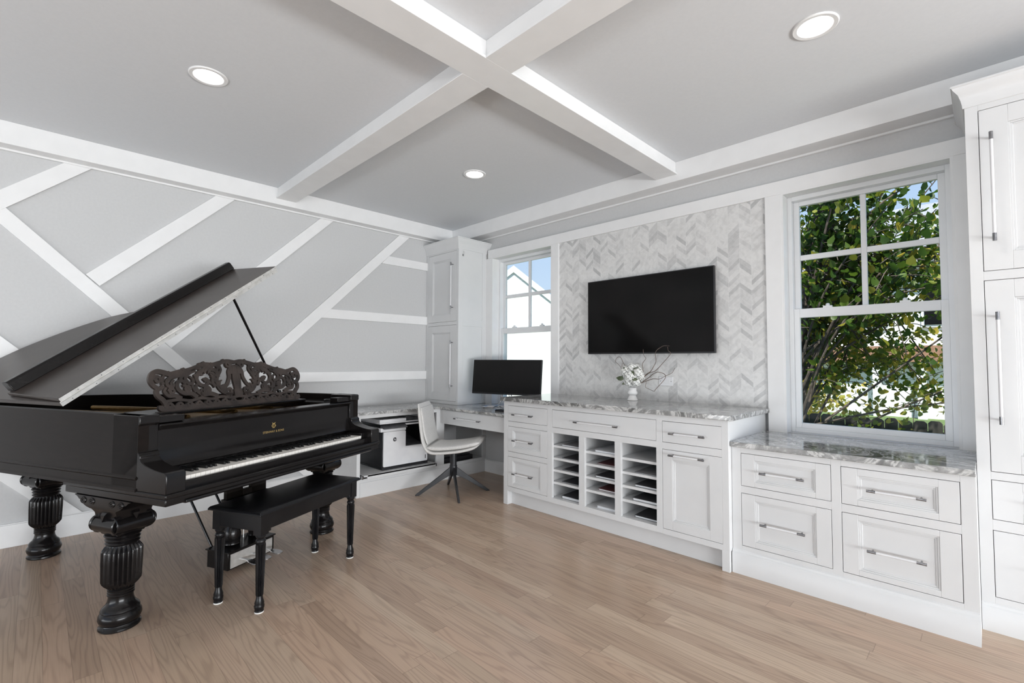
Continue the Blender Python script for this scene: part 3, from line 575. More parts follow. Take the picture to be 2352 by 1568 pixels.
def text_mesh(txt, size, name, mt, parent, Mx, ext=0.0006, shear=0.0, space=1.0, font_scale=1.0):
    cu = bpy.data.curves.new(name, 'FONT'); cu.body = txt; cu.size = size; cu.extrude = ext; cu.align_x = 'CENTER'; cu.align_y = 'CENTER'; cu.shear = shear; cu.space_character = space
    tmp = bpy.data.objects.new(name + '_tmp', cu); COL.objects.link(tmp); bpy.context.view_layer.update()
    me = bpy.data.meshes.new_from_object(tmp.evaluated_get(bpy.context.evaluated_depsgraph_get())); bpy.data.objects.remove(tmp)
    me.transform(Mx); me.materials.clear(); me.materials.append(mt); me.name = name
    o = bpy.data.objects.new(name, me); COL.objects.link(o)
    if parent: o.parent = parent; o.matrix_parent_inverse = Matrix.Translation(parent.location).inverted() if parent.rotation_euler.z == 0 else Matrix.Identity(4)
    return o
MX = Matrix(((0, 0, 1, PF + 0.0045), (1, 0, 0, -1.103), (0, 1, 0, 0.478), (0, 0, 0, 1)))
text_mesh('hp', 0.03, 'logo_lettering', PLASTW, pr, MX, shear=0.3)
# dark appliance on the second bay of the printer cabinet
m = MB().box(0.12, 0.50, -0.50, -0.10, 0.150, 0.20).box(0.14, 0.48, -0.48, -0.12, 0.20, 0.212)
tag(build('flat_black_device', m, PLASTK, bevel=0.005), 'flat black device lying in the open cabinet below the desk', 'device')

# monitor
ml, mr = Vector((0.735, -0.32)), Vector((1.495, -0.105))
mc = (ml + mr) / 2; ma = math.atan2(mr.y - ml.y, mr.x - ml.x)
mo = thing('computer_monitor', 'wide black computer monitor on a chrome stand on the corner desk', 'monitor', (mc.x, mc.y, 0.757), ma)
MW, MH = 0.79, 0.352
def Tm(x, d, z, t=math.radians(6), z0=0.132): return (x, d * math.cos(t) + z * math.sin(t), z0 + z * math.cos(t) - d * math.sin(t))
build('screen_housing', MB().box(-MW / 2, MW / 2, 0.004, 0.03, 0, MH, 0, Tm), PLASTK, mo, bevel=0.003)
build('screen', MB().box(-MW / 2 + 0.006, MW / 2 - 0.006, 0.0, 0.004, 0.016, MH - 0.006, 0, Tm), SCREEN2, mo)
text_mesh('LG', 0.016, 'logo', PLASTG, mo, Matrix.Translation(Vector(Tm(0, -0.001 + 0.002, 0.009))) @ Matrix.Rotation(PI / 2 - math.radians(6), 4, 'X'))
m = MB()
for s_ in (-1, 1):
    m.tube(spline([(s_ * 0.05, 0.03, 0.20), (s_ * 0.055, 0.05, 0.10), (s_ * 0.075, 0.02, 0.03), (s_ * 0.09, -0.06, 0.007)], 6), 0.006, 10)
m.tube(spline([(-0.09, -0.06, 0.007), (-0.19, -0.10, 0.007), (-0.19, 0.0, 0.007), (0, 0.06, 0.007), (0.19, 0.0, 0.007), (0.19, -0.10, 0.007), (0.09, -0.06, 0.007)], 6), 0.006, 10)
build('stand', m, CHROME, mo)
m = MB().box(-0.035, 0.125, -0.075, 0.01, 0.0, 0.01)
o = build('black_notebook', MB().cbox(-0.12, 0.12, -0.075, 0.075, 0.0, 0.012, 0.006).box(-0.118, 0.118, -0.073, 0.073, 0.012, 0.014), PLASTK); o.location = (1.38, -0.40, 0.7575); o.rotation_euler = (0, 0, 0.3)
tag(o, 'thin black keyboard tray lying on the desk beside the buffet', 'keyboard'); o.name = 'keyboard'
cb = [(0.0, 0.035, 0.17), (0.04, 0.04, 0.10), (0.035, -0.02, 0.03), (0.05, -0.10, 0.006), (0.10, -0.12, 0.006)]
build('cable', MB().tube(spline(cb, 8), 0.0035, 8), PLASTW, mo, label='white cable')

# television
tv = thing('television', 'wall-mounted black flat television on the marble chevron tile', 'television', (2.583, -0.05, 1.29))
TVW, TVH = 1.128, 0.646
build('housing', MB().box(-TVW / 2, TVW / 2, 0.002, 0.03, 0, TVH).box(-0.32, 0.32, 0.03, 0.05, 0.1, 0.5).box(-0.15, 0.15, 0.05, 0.064, 0.2, 0.42), PLASTK, tv, bevel=0.002)
build('screen', MB().box(-TVW / 2 + 0.007, TVW / 2 - 0.007, 0.0, 0.003, 0.012, TVH - 0.007), SCREEN, tv)
# outlet plate
ot = thing('outlet_plate', 'white outlet plate on the chevron tile right of the flower vase', 'outlet', (2.732, 0.015, 1.07))
build('plate', MB().box(-0.059, 0.059, -0.006, 0, -0.036, 0.036), PLASTW, ot, bevel=0.002)
for s_ in (-1, 1):
    m = MB().lathe([(0.003, 0), (0.003, 0.001)], (0, 0, 0), 10); m.v = [(s_ * 0.046 + a, -0.006 - c, b_) for a, b_, c in m.v]; build('screw', m, STEELD, ot)
build('socket', MB().box(-0.034, 0.034, -0.008, -0.006, -0.016, 0.016), PLASTW, ot, bevel=0.001)

# vase with flowers and twigs
vs = thing('flower_vase', 'small white footed vase on the buffet countertop under the television', 'vase', (2.510, -0.12, 0.9122))
build('vase_body', MB().lathe([(0.040, 0), (0.044, 0.002), (0.043, 0.006), (0.036, 0.018), (0.029, 0.033), (0.026, 0.041), (0.034, 0.047), (0.040, 0.056), (0.040, 0.064), (0.034, 0.074), (0.030, 0.082), (0.033, 0.098), (0.036, 0.102), (0.030, 0.102), (0.028, 0.09)], n=28), PORC, vs)
fl = thing('flower_bouquet', 'white hydrangea bouquet with curly twigs standing in the small vase', 'flowers', (2.510, -0.12, 1.01))
def petal_ball(c, r, n=46):
    m = MB()
    for i in range(n):
        z = 1 - 2 * (i + 0.5) / n; ph = i * 2.39996; rr = math.sqrt(1 - z * z); nrm = Vector((rr * math.cos(ph), rr * math.sin(ph), z))
        a = nrm.cross(Vector((0.3, 0.2, 1))).normalized(); b_ = nrm.cross(a); cc = Vector(c) + nrm * r * random.uniform(0.85, 1.08); s_ = r * 0.30
        rot = random.random() * PI; a, b_ = a * math.cos(rot) + b_ * math.sin(rot), b_ * math.cos(rot) - a * math.sin(rot)
        for q in range(4):
            t = q * PI / 2; d_ = a * math.cos(t) + b_ * math.sin(t); e_ = a * math.cos(t + PI / 2) + b_ * math.sin(t + PI / 2)
            p0 = cc; p1 = cc + d_ * s_ * 0.6 + e_ * s_ * 0.42 + nrm * s_ * 0.15; p2 = cc + d_ * s_ * 1.05 + nrm * s_ * 0.02; p3 = cc + d_ * s_ * 0.6 - e_ * s_ * 0.42 + nrm * s_ * 0.15
            m.add([p0, p1, p2, p3, p0 - nrm * s_ * 0.12], [(0, 1, 2, 3), (0, 4, 1), (0, 3, 4)])
    o = MB().lathe([(0.001, -r * 0.75), (r * 0.5, -r * 0.55), (r * 0.75, 0), (r * 0.5, r * 0.55), (0.001, r * 0.75)], c, 10); m.add(o.v, o.f)
    return m
for c, r in (((-0.052, -0.005, 0.120), 0.042), ((0.0, -0.03, 0.085), 0.045), ((0.058, -0.01, 0.115), 0.038), ((0.01, 0.03, 0.135), 0.045), ((-0.02, -0.02, 0.045), 0.038), ((0.045, -0.015, 0.045), 0.036), ((-0.005, -0.005, 0.155), 0.03), ((0.085, -0.005, 0.085), 0.024)):
    build('blossom', petal_ball((c[0], c[1], c[2] + 0.012), r * 1.15), PETAL, fl)
def leafmesh(p, d, nrm, L_, W_):
    d = Vector(d).normalized(); nrm = Vector(nrm).normalized(); s_ = d.cross(nrm).normalized(); p = Vector(p); m = MB()
    pts = [p, p + d * L_ * 0.3 + s_ * W_ * 0.45 + nrm * 0.004, p + d * L_ * 0.65 + s_ * W_ * 0.4, p + d * L_, p + d * L_ * 0.65 - s_ * W_ * 0.4, p + d * L_ * 0.3 - s_ * W_ * 0.45 + nrm * 0.004, p + d * L_ * 0.5 - nrm * 0.004]
    return m.add(pts + [q - nrm * 0.001 for q in pts], [(0, 1, 6), (1, 2, 6), (2, 3, 6), (3, 4, 6), (4, 5, 6), (5, 0, 6), (7, 13, 8), (8, 13, 9), (9, 13, 10), (10, 13, 11), (11, 13, 12), (12, 13, 7)])
for p, d, nn_, L_, W_ in (((-0.045, -0.05, 0.075), (-1, -0.1, 0.1), (0, -1, 0.3), 0.075, 0.045), ((-0.015, -0.03, 0.155), (-1, 0, 0.25), (0, -0.6, 1), 0.06, 0.03), ((0.03, -0.055, 0.145), (0.3, 0, -1), (0, -1, 0.3), 0.045, 0.025), ((0.03, -0.06, 0.075), (1, 0, 0), (0, -1, 0.3), 0.055, 0.03), ((0.02, -0.03, 0.155), (1, 0, 0.3), (0, -0.6, 1), 0.055, 0.02), ((-0.03, -0.055, 0.045), (-1, 0, -0.4), (0, -1, 0), 0.04, 0.02)):
    build('leaf', leafmesh(p, d, nn_, L_, W_), LEAFD, fl)
vx, vz = 2.510, 1.01
for pts in ([(2.51, 1.05), (2.455, 1.14), (2.456, 1.182), (2.44, 1.21), (2.40, 1.262), (2.365, 1.255), (2.362, 1.225), (2.385, 1.205), (2.402, 1.18), (2.41, 1.16)],
            [(2.54, 1.06), (2.60, 1.12), (2.611, 1.168), (2.612, 1.21), (2.634, 1.25), (2.615, 1.275), (2.617, 1.322)],
            [(2.56, 1.06), (2.64, 1.13), (2.673, 1.145), (2.70, 1.175), (2.72, 1.228), (2.713, 1.286), (2.735, 1.315), (2.765, 1.335), (2.785, 1.348), (2.835, 1.346)],
            [(2.56, 1.05), (2.65, 1.13), (2.72, 1.155), (2.78, 1.21), (2.841, 1.285), (2.822, 1.31), (2.824, 1.338)],
            [(2.55, 1.03), (2.655, 1.10), (2.70, 1.13), (2.745, 1.145), (2.79, 1.13), (2.795, 1.10), (2.76, 1.05), (2.72, 1.01), (2.70, 0.995), (2.66, 1.01), (2.636, 1.026), (2.638, 1.06), (2.625, 1.085)],
            [(2.55, 1.04), (2.67, 1.085), (2.71, 1.092), (2.76, 1.093), (2.799, 1.116), (2.84, 1.135), (2.865, 1.15), (2.88, 1.178)],
            [(2.50, 1.05), (2.425, 1.15), (2.42, 1.19), (2.43, 1.215)]):
    path = spline([(a - vx, 0.01 * math.sin(i * 1.7) - 0.01, b_ - vz) for i, (a, b_) in enumerate(pts)], 5)
    n_ = len(path); build('twig', MB().tube(path, [0.0030 - 0.0016 * i / n_ for i in range(n_)], 6), TWIG, fl)

# ---------------------------------------------------------------- recessed ceiling lights
for i, (x, y, lb) in enumerate(((1.609, -2.933, 'round recessed ceiling light above the grand piano'), (1.610, -1.045, 'round recessed ceiling light above the office chair corner'), (4.033, -1.080, 'round recessed ceiling light before the large window'))):
    t_ = thing('recessed_ceiling_light', lb, 'ceiling light', (x, y, HC), 0, 'recessed ceiling lights')
    build('trim_ring', MB().lathe([(0.092, 0), (0.092, -0.004), (0.088, -0.007), (0.072, -0.006), (0.066, -0.001), (0.066, 0)], n=40), WHITE, t_)
    build('lens', MB().lathe([(0.066, -0.0005), (0.066, -0.003)], n=36), LAMP, t_)
    d = bpy.data.lights.new('downlight', 'SPOT'); d.energy = 18; d.spot_size = 2.3; d.spot_blend = 0.7; d.shadow_soft_size = 0.06; d.color = (1, 0.96, 0.92)
    o = bpy.data.objects.new('downlight', d); COL.objects.link(o); o.parent = t_; o.location = (0, 0, -0.02)

# ================================================================ GRAND PIANO (local x = treble, y = towards the tail)
ph = math.radians(90 + 24.785)
piano = thing('grand_piano', 'black antique grand piano with raised lid, fretwork music desk and fluted legs', 'piano', (1.731, -2.495, 0), ph)
HW = 0.7375; ZR = 0.980
right_side = [(HW, 0.125), (HW, 0.45)]
curve = spline([(HW, 0.45, 0), (0.728, 0.66, 0), (0.66, 0.84, 0), (0.50, 1.0, 0), (0.355, 1.14, 0), (0.25, 1.30, 0), (0.165, 1.50, 0), (0.05, 1.67, 0), (-0.10, 1.79, 0), (-0.28, 1.86, 0), (-0.47, 1.865, 0), (-0.62, 1.80, 0), (-0.71, 1.69, 0), (-HW, 1.55, 0)], 6)
outer = [(HW, 0.13)] + [(p[0], p[1]) for p in curve] + [(-HW, 0.13)]
def offset(poly, d):
    out = []
    for i, p in enumerate(poly):
        a = Vector(poly[max(i - 1, 0)]); b_ = Vector(poly[min(i + 1, len(poly) - 1)]); t = (b_ - a).normalized(); n_ = Vector((-t.y, t.x)); out.append((p[0] + n_.x * d, p[1] + n_.y * d))
    return out
inner = offset(outer, 0.045)
secs = []
for (o_, i_) in zip(outer, inner): secs.append([(o_[0], o_[1], 0.66), (o_[0], o_[1], ZR - 0.004), (o_[0] * 0.998, o_[1], ZR), (i_[0], i_[1], ZR), (i_[0], i_[1], 0.66)])
build('rim', MB().loft(secs), RIMM, piano)
so = offset(outer, -0.006)
secs = [[(a[0], a[1], 0.700), (b_[0], b_[1], 0.706), (b_[0], b_[1], 0.712), (a[0], a[1], 0.718)] for a, b_ in zip(outer, so)]
secs2 = [[(a[0], a[1], 0.648), (b_[0], b_[1], 0.651), (b_[0], b_[1], 0.662), (a[0], a[1], 0.668)] for a, b_ in zip(outer, so)]
build('rim_moulding', MB().loft(secs).loft(secs2), RIMM, piano)
build('soundboard', MB().prism([(p[0], max(p[1], 0.30)) for p in offset(outer, 0.03)], 0.86, 0.875, lambda a, b_, h: (a, b_, h)).prism(offset(outer, 0.02), 0.652, 0.668, lambda a, b_, h: (a, b_, h), 1), [GOLD, BLACK], piano)
# iron plate struts and strings
m = MB()
for s0, s1, y1 in ((-0.55, -0.62, 1.6), (-0.25, -0.35, 1.72), (0.05, -0.1, 1.62), (0.32, 0.2, 1.15)): m.tube([(s0, 0.50, 0.905), (s1, y1, 0.905)], 0.014, 8)
m.box(-0.67, 0.67, 0.36, 0.50, 0.876, 0.905)
build('iron_plate', m, GOLD, piano)
# cheeks with scrolled arms
cheek = [(0.128, ZR), (0.122, ZR - 0.006), (0.122, 0.942), (0.131, 0.934), (0.131, 0.822), (0.120, 0.815), (0.113, 0.805), (0.114, 0.795), (0.104, 0.782), (0.08, 0.769), (0.05, 0.761), (0.02, 0.754), (-0.02, 0.748), (-0.046, 0.746), (-0.054, 0.741), (-0.057, 0.732), (-0.057, 0.655), (0.30, 0.655), (0.30, ZR)]
for s0, s1 in ((-HW, -0.652), (0.652, HW)):
    build('arm', MB().prism(cheek, s0, s1, lambda a, b_, h: (h, a, b_)), BLACK, piano, bevel=0.003)
for s0, s1 in ((-0.652, -0.616), (0.616, 0.652)): build('key_block', MB().box(s0, s1, 0.0, 0.13, 0.655, 0.722), BLACK, piano, bevel=0.003)
# fallboard / nameboard
fb = [(0.125, 0.918), (0.118, 0.925), (0.118, 0.932), (0.15, 0.936), (0.19, 0.936), (0.19, 0.70), (0.145, 0.705), (0.145, 0.725), (0.118, 0.735), (0.128, 0.75), (0.138, 0.78), (0.142, 0.83), (0.142, 0.905)]
build('fallboard', MB().prism(fb, -0.652, 0.652, lambda a, b_, h: (h, a, b_)), BLACK, piano, bevel=0.002)
MF = Matrix.Translation(Vector((0.0, 0.1405, 0.812))) @ Matrix.Rotation(PI / 2, 4, 'X')
text_mesh('STEINWAY & SONS', 0.0175, 'fallboard_lettering', GOLDT, piano, MF, ext=0.0005)
m = MB()
for s_ in (-1, 1): m.tube([(s_ * a, 0.1405, 0.848 + b_) for a, b_, _ in spline([(0.003, -0.012, 0), (0.011, -0.008, 0), (0.012, 0.0, 0), (0.006, 0.006, 0), (0.007, 0.013, 0), (0.012, 0.015, 0)], 5)], 0.0013, 6)
for q in (-0.003, 0.0, 0.003): m.tube([(q, 0.1405, 0.836), (q, 0.1405, 0.859)], 0.0007, 5)
m.tube([(-0.009, 0.1405, 0.859), (0.009, 0.1405, 0.859)], 0.001, 6); m.tube([(-0.007, 0.1405, 0.8335), (0.007, 0.1405, 0.8335)], 0.0015, 6)
build('lyre_emblem', m, GOLDT, piano)
# key bed, key slip, mouldings
slip = [(0.0, 0.655), (0.0, 0.688), (-0.018, 0.690), (-0.026, 0.686), (-0.026, 0.632), (-0.034, 0.626), (-0.05, 0.622), (-0.062, 0.614), (-0.064, 0.606), (-0.055, 0.600), (0.02, 0.600), (0.02, 0.655)]
build('key_slip', MB().prism(slip, -0.652, 0.652, lambda a, b_, h: (h, a, b_)), BLACK, piano, bevel=0.002)
bedp = [(-HW - 0.004, -0.062), (HW + 0.004, -0.062), (HW + 0.004, 0.64), (-HW - 0.004, 0.64)]
m = MB().prism(bedp, 0.636, 0.656, lambda a, b_, h: (a, b_, h)).prism([(p[0] * 0.992, p[1] + (0.008 if p[1] < 0 else -0.008)) for p in bedp], 0.604, 0.636, lambda a, b_, h: (a, b_, h))
build('key_bed', m, BLACK, piano, bevel=0.004)
# keys: 52 white, 36 black
span = 1.226; kw = span / 52
wk = []
for i in range(52):
    x0 = -span / 2 + i * kw + 0.0006; x1 = x0 + kw - 0.0020
    wk.append(build('white_key', MB().box(x0, x1, 0.0, 0.150, 0.684, 0.705), IVORY, piano))
pat = 'ABCDEFG'; idx = 0
for i in range(51):
    nm = pat[i % 7]                                  # piano starts on A
    if nm in 'ACDFG':
        xc = -span / 2 + (i + 1) * kw; 
        build('black_key', MB().add([(xc - 0.0055, 0.052, 0.7055), (xc + 0.0055, 0.052, 0.7055), (xc + 0.0055, 0.15, 0.7055), (xc - 0.0055, 0.15, 0.7055), (xc - 0.0042, 0.058, 0.717), (xc + 0.0042, 0.058, 0.717), (xc + 0.0042, 0.15, 0.718), (xc - 0.0042, 0.15, 0.718)], [(0, 1, 2, 3), (4, 5, 6, 7), (0, 1, 5, 4), (1, 2, 6, 5), (2, 3, 7, 6), (3, 0, 4, 7)]), EBONY, piano)
# music shelf, side trays
m = MB().box(-0.52, 0.52, 0.40, 0.60, 0.938, 0.955).box(-0.692, -0.50, 0.20, 0.62, 0.925, 0.937).box(0.50, 0.692, 0.20, 0.62, 0.925, 0.937)
build('music_shelf', m, BLACK, piano, bevel=0.004)
for s_ in (-1, 1):
    m = MB()
    path = [(s_ * (0.60 + 0.055 * math.cos(a)), 0.24 + 0.05 * math.sin(a), 0.948) for a in [PI * k / 10 for k in range(-10, 11)]]
    m.tube(path, 0.006, 8); m.box(min(s_ * 0.53, s_ * 0.69), max(s_ * 0.53, s_ * 0.69), 0.135, 0.20, 0.937, 0.967)
    build('candle_slide', m, BLACK, piano, bevel=0.003)
# ---- fretwork music desk
desk = MB(); TL = math.radians(14)
def Tdk(x, z, d): return (x * 0.965 + 0.012, 0.425 + z * math.sin(TL) - d * math.cos(TL), 0.957 + z * math.cos(TL) + d * math.sin(TL))
cnt = [0]
def ribbon(pts, w_, n=6, smooth=True, mirror=True):
    w_ = tuple(q * 1.4 for q in w_)
    P2 = spline([(p[0], p[1], 0) for p in pts], n) if smooth else [(p[0], p[1], 0) for p in pts]
    N = len(P2)
    for sg in ((1, -1) if mirror else (1,)):
        cnt[0] += 1; th = 0.0065 + (cnt[0] % 9) * 0.00022; L_, R_ = [], []
        for i, p in enumerate(P2):
            a = Vector(P2[max(i - 1, 0)][:2]); b_ = Vector(P2[min(i + 1, N - 1)][:2]); t = (b_ - a); t = t.normalized() if t.length > 1e-9 else Vector((1, 0)); q = i / (N - 1)
            ww = (w_[0] + (w_[1] - w_[0]) * q if len(w_) == 2 else (w_[0] * (1 - q) * (1 - q) + 2 * w_[1] * q * (1 - q) + w_[2] * q * q)) / 2
            L_.append((sg * (p[0] - t.y * ww), p[1] + t.x * ww)); R_.append((sg * (p[0] + t.y * ww), p[1] - t.x * ww))
        secs = [[Tdk(l[0], l[1], th), Tdk(r_[0], r_[1], th), Tdk(r_[0], r_[1], -th), Tdk(l[0], l[1], -th)] for l, r_ in zip(L_, R_)]
        desk.loft(secs)
def spiral(cx_, cz_, r0, r1, a0, turns, w_, mirror=True):
    N = max(8, int(abs(turns) * 18)); ribbon([(cx_ + (r0 + (r1 - r0) * k / N) * math.cos(a0 + turns * 2 * PI * k / N), cz_ + (r0 + (r1 - r0) * k / N) * math.sin(a0 + turns * 2 * PI * k / N)) for k in range(N + 1)], w_, smooth=False, mirror=mirror)
def blob(cx_, cz_, r):
    for sg in (1, -1):
        cnt[0] += 1; th = 0.0068 + (cnt[0] % 7) * 0.0003
        pl_ = [(sg * cx_ + r * math.cos(k * PI / 6), cz_ + r * math.sin(k * PI / 6)) for k in range(12)]
        vs_ = [Tdk(a, b_, th) for a, b_ in pl_] + [Tdk(a, b_, -th) for a, b_ in pl_]
        desk.add(vs_, [tuple(range(12)), tuple(range(12, 24))[::-1]] + [(k, (k + 1) % 12, 12 + (k + 1) % 12, 12 + k) for k in range(12)])
# base rails
desk.box(-0.465, 0.465, 0.405, 0.445, 0.953, 0.957)
ribbon([(-0.47, 0.010), (0.47, 0.010)], (0.024, 0.024), smooth=False, mirror=False)
# outer contour: crest, shoulders, side volutes
ribbon([(0.0, 0.262), (0.05, 0.268), (0.10, 0.258), (0.15, 0.246), (0.20, 0.248), (0.245, 0.234), (0.30, 0.216), (0.36, 0.206), (0.405, 0.196), (0.44, 0.206), (0.475, 0.212), (0.502, 0.196), (0.512, 0.165), (0.498, 0.135), (0.470, 0.120), (0.452, 0.135)], (0.016, 0.024, 0.013))
ribbon([(0.470, 0.122), (0.488, 0.108), (0.484, 0.082), (0.462, 0.060), (0.450, 0.035), (0.455, 0.012), (0.478, 0.014), (0.476, 0.030)], (0.014, 0.020, 0.016))
for x, z, r in ((0.075, 0.272, 0.010), (0.205, 0.256, 0.011), (0.23, 0.250, 0.009), (0.33, 0.222, 0.009), (0.415, 0.205, 0.009), (0.16, 0.252, 0.009), (0.478, 0.018, 0.014)): blob(x, z, r)
# horizontal lower border and its lattice of small scrolls
ribbon([(0.0, 0.052), (0.06, 0.046), (0.12, 0.056), (0.18, 0.046), (0.25, 0.056), (0.31, 0.046), (0.38, 0.056), (0.455, 0.050)], (0.011, 0.011))
for i in range(8):
    x = 0.03 + i * 0.055; spiral(x + 0.014, 0.030, 0.017, 0.004, PI * (i % 2), 1.1 if i % 2 else -1.1, (0.009, 0.007)); ribbon([(x - 0.01, 0.016), (x + 0.012, 0.040), (x + 0.038, 0.020)], (0.008, 0.007))
# central lyre
ribbon([(0.0, 0.238), (0.028, 0.228), (0.046, 0.205), (0.048, 0.170), (0.064, 0.135), (0.086, 0.108), (0.090, 0.082), (0.070, 0.064), (0.048, 0.076), (0.050, 0.098), (0.066, 0.100), (0.068, 0.086)], (0.014, 0.017, 0.009))
ribbon([(0.0, 0.065), (0.0, 0.245)], (0.034, 0.026), smooth=False, mirror=False); ribbon([(-0.04, 0.205), (0.04, 0.205)], (0.022, 0.022), smooth=False, mirror=False); ribbon([(-0.028, 0.075), (0.028, 0.075)], (0.03, 0.03), smooth=False, mirror=False)
ribbon([(0.014, 0.24), (0.022, 0.16), (0.012, 0.08)], (0.008, 0.01))
spiral(0.045, 0.245, 0.022, 0.004, PI, -1.3, (0.011, 0.008))
# plume beside the lyre: stem with leaflets
stem = [(0.045, 0.062), (0.105, 0.085), (0.135, 0.125), (0.128, 0.170), (0.100, 0.215), (0.108, 0.245)]
ribbon(stem, (0.016, 0.013, 0.010))
for i in range(7):
    t = i / 6; x = 0.085 + 0.055 * math.sin(t * 2.6); z = 0.075 + 0.15 * t
    ribbon([(x, z), (x + 0.016, z + 0.022), (x + 0.034, z + 0.026)], (0.014, 0.012, 0.003)); ribbon([(x, z), (x - 0.012, z + 0.022), (x - 0.026, z + 0.028)], (0.013, 0.010, 0.003))
# large S scrolls with curling tips
ribbon([(0.13, 0.21), (0.18, 0.225), (0.235, 0.205), (0.26, 0.170), (0.245, 0.135), (0.21, 0.125), (0.19, 0.148), (0.205, 0.166), (0.222, 0.158)], (0.018, 0.016, 0.009))
for x, z, dx, dz in ((0.165, 0.222, 0.02, -0.028), (0.19, 0.224, 0.018, -0.030), (0.215, 0.218, 0.014, -0.030), (0.24, 0.20, -0.024, -0.014), (0.20, 0.236, 0.03, 0.006), (0.232, 0.226, 0.028, 0.0)): ribbon([(x, z), (x + dx * 0.5 + 0.004, z + dz * 0.6), (x + dx, z + dz)], (0.013, 0.011, 0.003))
ribbon([(0.14, 0.060), (0.185, 0.078), (0.225, 0.075), (0.262, 0.095), (0.268, 0.125), (0.245, 0.14)], (0.018, 0.018, 0.008))
spiral(0.200, 0.098, 0.026, 0.006, 1.5 * PI, 1.35, (0.013, 0.008)); blob(0.200, 0.100, 0.010); blob(0.207, 0.152, 0.009)
ribbon([(0.150, 0.115), (0.165, 0.145), (0.160, 0.175), (0.175, 0.195)], (0.013, 0.013, 0.005)); ribbon([(0.155, 0.13), (0.178, 0.14), (0.186, 0.155)], (0.010, 0.010, 0.004))
ribbon([(0.26, 0.215), (0.30, 0.200), (0.325, 0.170), (0.31, 0.142), (0.285, 0.145), (0.284, 0.164)], (0.016, 0.014, 0.008))
ribbon([(0.27, 0.06), (0.30, 0.085), (0.345, 0.090), (0.375, 0.115), (0.372, 0.148), (0.345, 0.158), (0.332, 0.138), (0.346, 0.128)], (0.017, 0.016, 0.009))
spiral(0.315, 0.113, 0.021, 0.005, 1.5 * PI, 1.2, (0.011, 0.007)); blob(0.315, 0.113, 0.009)
for k in range(7): a = k * 2 * PI / 7; blob(0.315 + 0.015 * math.cos(a), 0.113 + 0.015 * math.sin(a), 0.0045)
ribbon([(0.34, 0.205), (0.37, 0.185), (0.40, 0.180), (0.43, 0.158), (0.425, 0.132), (0.40, 0.128), (0.394, 0.146)], (0.016, 0.015, 0.008))
ribbon([(0.36, 0.06), (0.395, 0.078), (0.43, 0.080), (0.448, 0.105), (0.435, 0.125)], (0.017, 0.014, 0.008))
spiral(0.478, 0.168, 0.022, 0.005, 0, 1.3, (0.012, 0.008)); spiral(0.405, 0.102, 0.018, 0.005, 1.5 * PI, 1.2, (0.010, 0.007)); blob(0.45, 0.17, 0.010); blob(0.452, 0.148, 0.009); blob(0.35, 0.175, 0.010); blob(0.265, 0.185, 0.010)
ribbon([(0.44, 0.19), (0.455, 0.165), (0.45, 0.14)], (0.010, 0.012, 0.008)); ribbon([(0.29, 0.205), (0.335, 0.188), (0.36, 0.165)], (0.012, 0.014, 0.006)); ribbon([(0.235, 0.06), (0.245, 0.085), (0.232, 0.11)], (0.012, 0.012, 0.006)); ribbon([(0.39, 0.165), (0.405, 0.15), (0.41, 0.13), (0.43, 0.105)], (0.010, 0.012, 0.008)); ribbon([(0.275, 0.09), (0.29, 0.13), (0.28, 0.16), (0.30, 0.18)], (0.010, 0.012, 0.008))
build('music_desk', desk, BLACKM, piano, sharp=50)
# ---- lid (hinged along the bass side)
AL = math.radians(34.9); HZ = ZR + 0.022; HX = -HW - 0.006
def Tl(e, y, h): return (HX + e * math.cos(AL) - h * math.sin(AL), y, HZ + e * math.sin(AL) + h * math.cos(AL))
lid2d = [(0.0, 0.660), (1.500, 0.660), (1.498, 0.74), (1.40, 0.885)] + [(p[0], p[1]) for p in spline([(1.40, 0.885, 0), (1.26, 1.0, 0), (1.115, 1.11, 0), (1.01, 1.23, 0), (0.94, 1.38, 0), (0.875, 1.56, 0), (0.76, 1.70, 0), (0.62, 1.81, 0), (0.46, 1.885, 0), (0.27, 1.895, 0), (0.12, 1.83, 0), (0.03, 1.72, 0), (0.0, 1.58, 0)], 6)][1:]
build('lid', MB().prism(lid2d, 0.0, 0.022, lambda a, b_, h: Tl(a, b_, h)), SATIN, piano, bevel=0.003)
flap = [(0.005, 0.662), (1.515, 0.662), (1.53, 1.13), (0.03, 1.13)]
fo = build('front_lid_flap', MB().prism(flap, 0.0245, 0.042, lambda a, b_, h: Tl(a, b_, h)), SATIN, piano, bevel=0.003, label='folded-back front flap')
lip = [(1.085, 0.042), (1.145, 0.042), (1.147, 0.085), (1.137, 0.097), (1.105, 0.097), (1.095, 0.088)]
build('flap_lip', MB().prism(lip, 0.045, 1.535, lambda a, b_, h: Tl(h, a, b_)), BLACK, fo, bevel=0.003)
m = MB().add([Tl(*q) for q in ((0.0, 0.6575, 0.001), (1.50, 0.6575, 0.001), (1.50, 0.6575, 0.0205), (0.0, 0.6575, 0.0205), (0.0, 0.661, 0.001), (1.50, 0.661, 0.001), (1.50, 0.661, 0.0205), (0.0, 0.661, 0.0205))], [(0, 1, 2, 3), (4, 7, 6, 5), (0, 4, 5, 1), (1, 5, 6, 2), (2, 6, 7, 3), (3, 7, 4, 0)])
m.add([Tl(*q) for q in ((0.006, 0.6575, 0.026), (1.51, 0.6575, 0.026), (1.51, 0.6575, 0.041), (0.006, 0.6575, 0.041), (0.006, 0.661, 0.026), (1.51, 0.661, 0.026), (1.51, 0.661, 0.041), (0.006, 0.661, 0.041))], [(0, 1, 2, 3), (4, 7, 6, 5), (0, 4, 5, 1), (1, 5, 6, 2), (2, 6, 7, 3), (3, 7, 4, 0)])
m.tube([Tl(0.0, 0.656, 0.0233), Tl(1.505, 0.656, 0.0233)], 0.0028, 8)
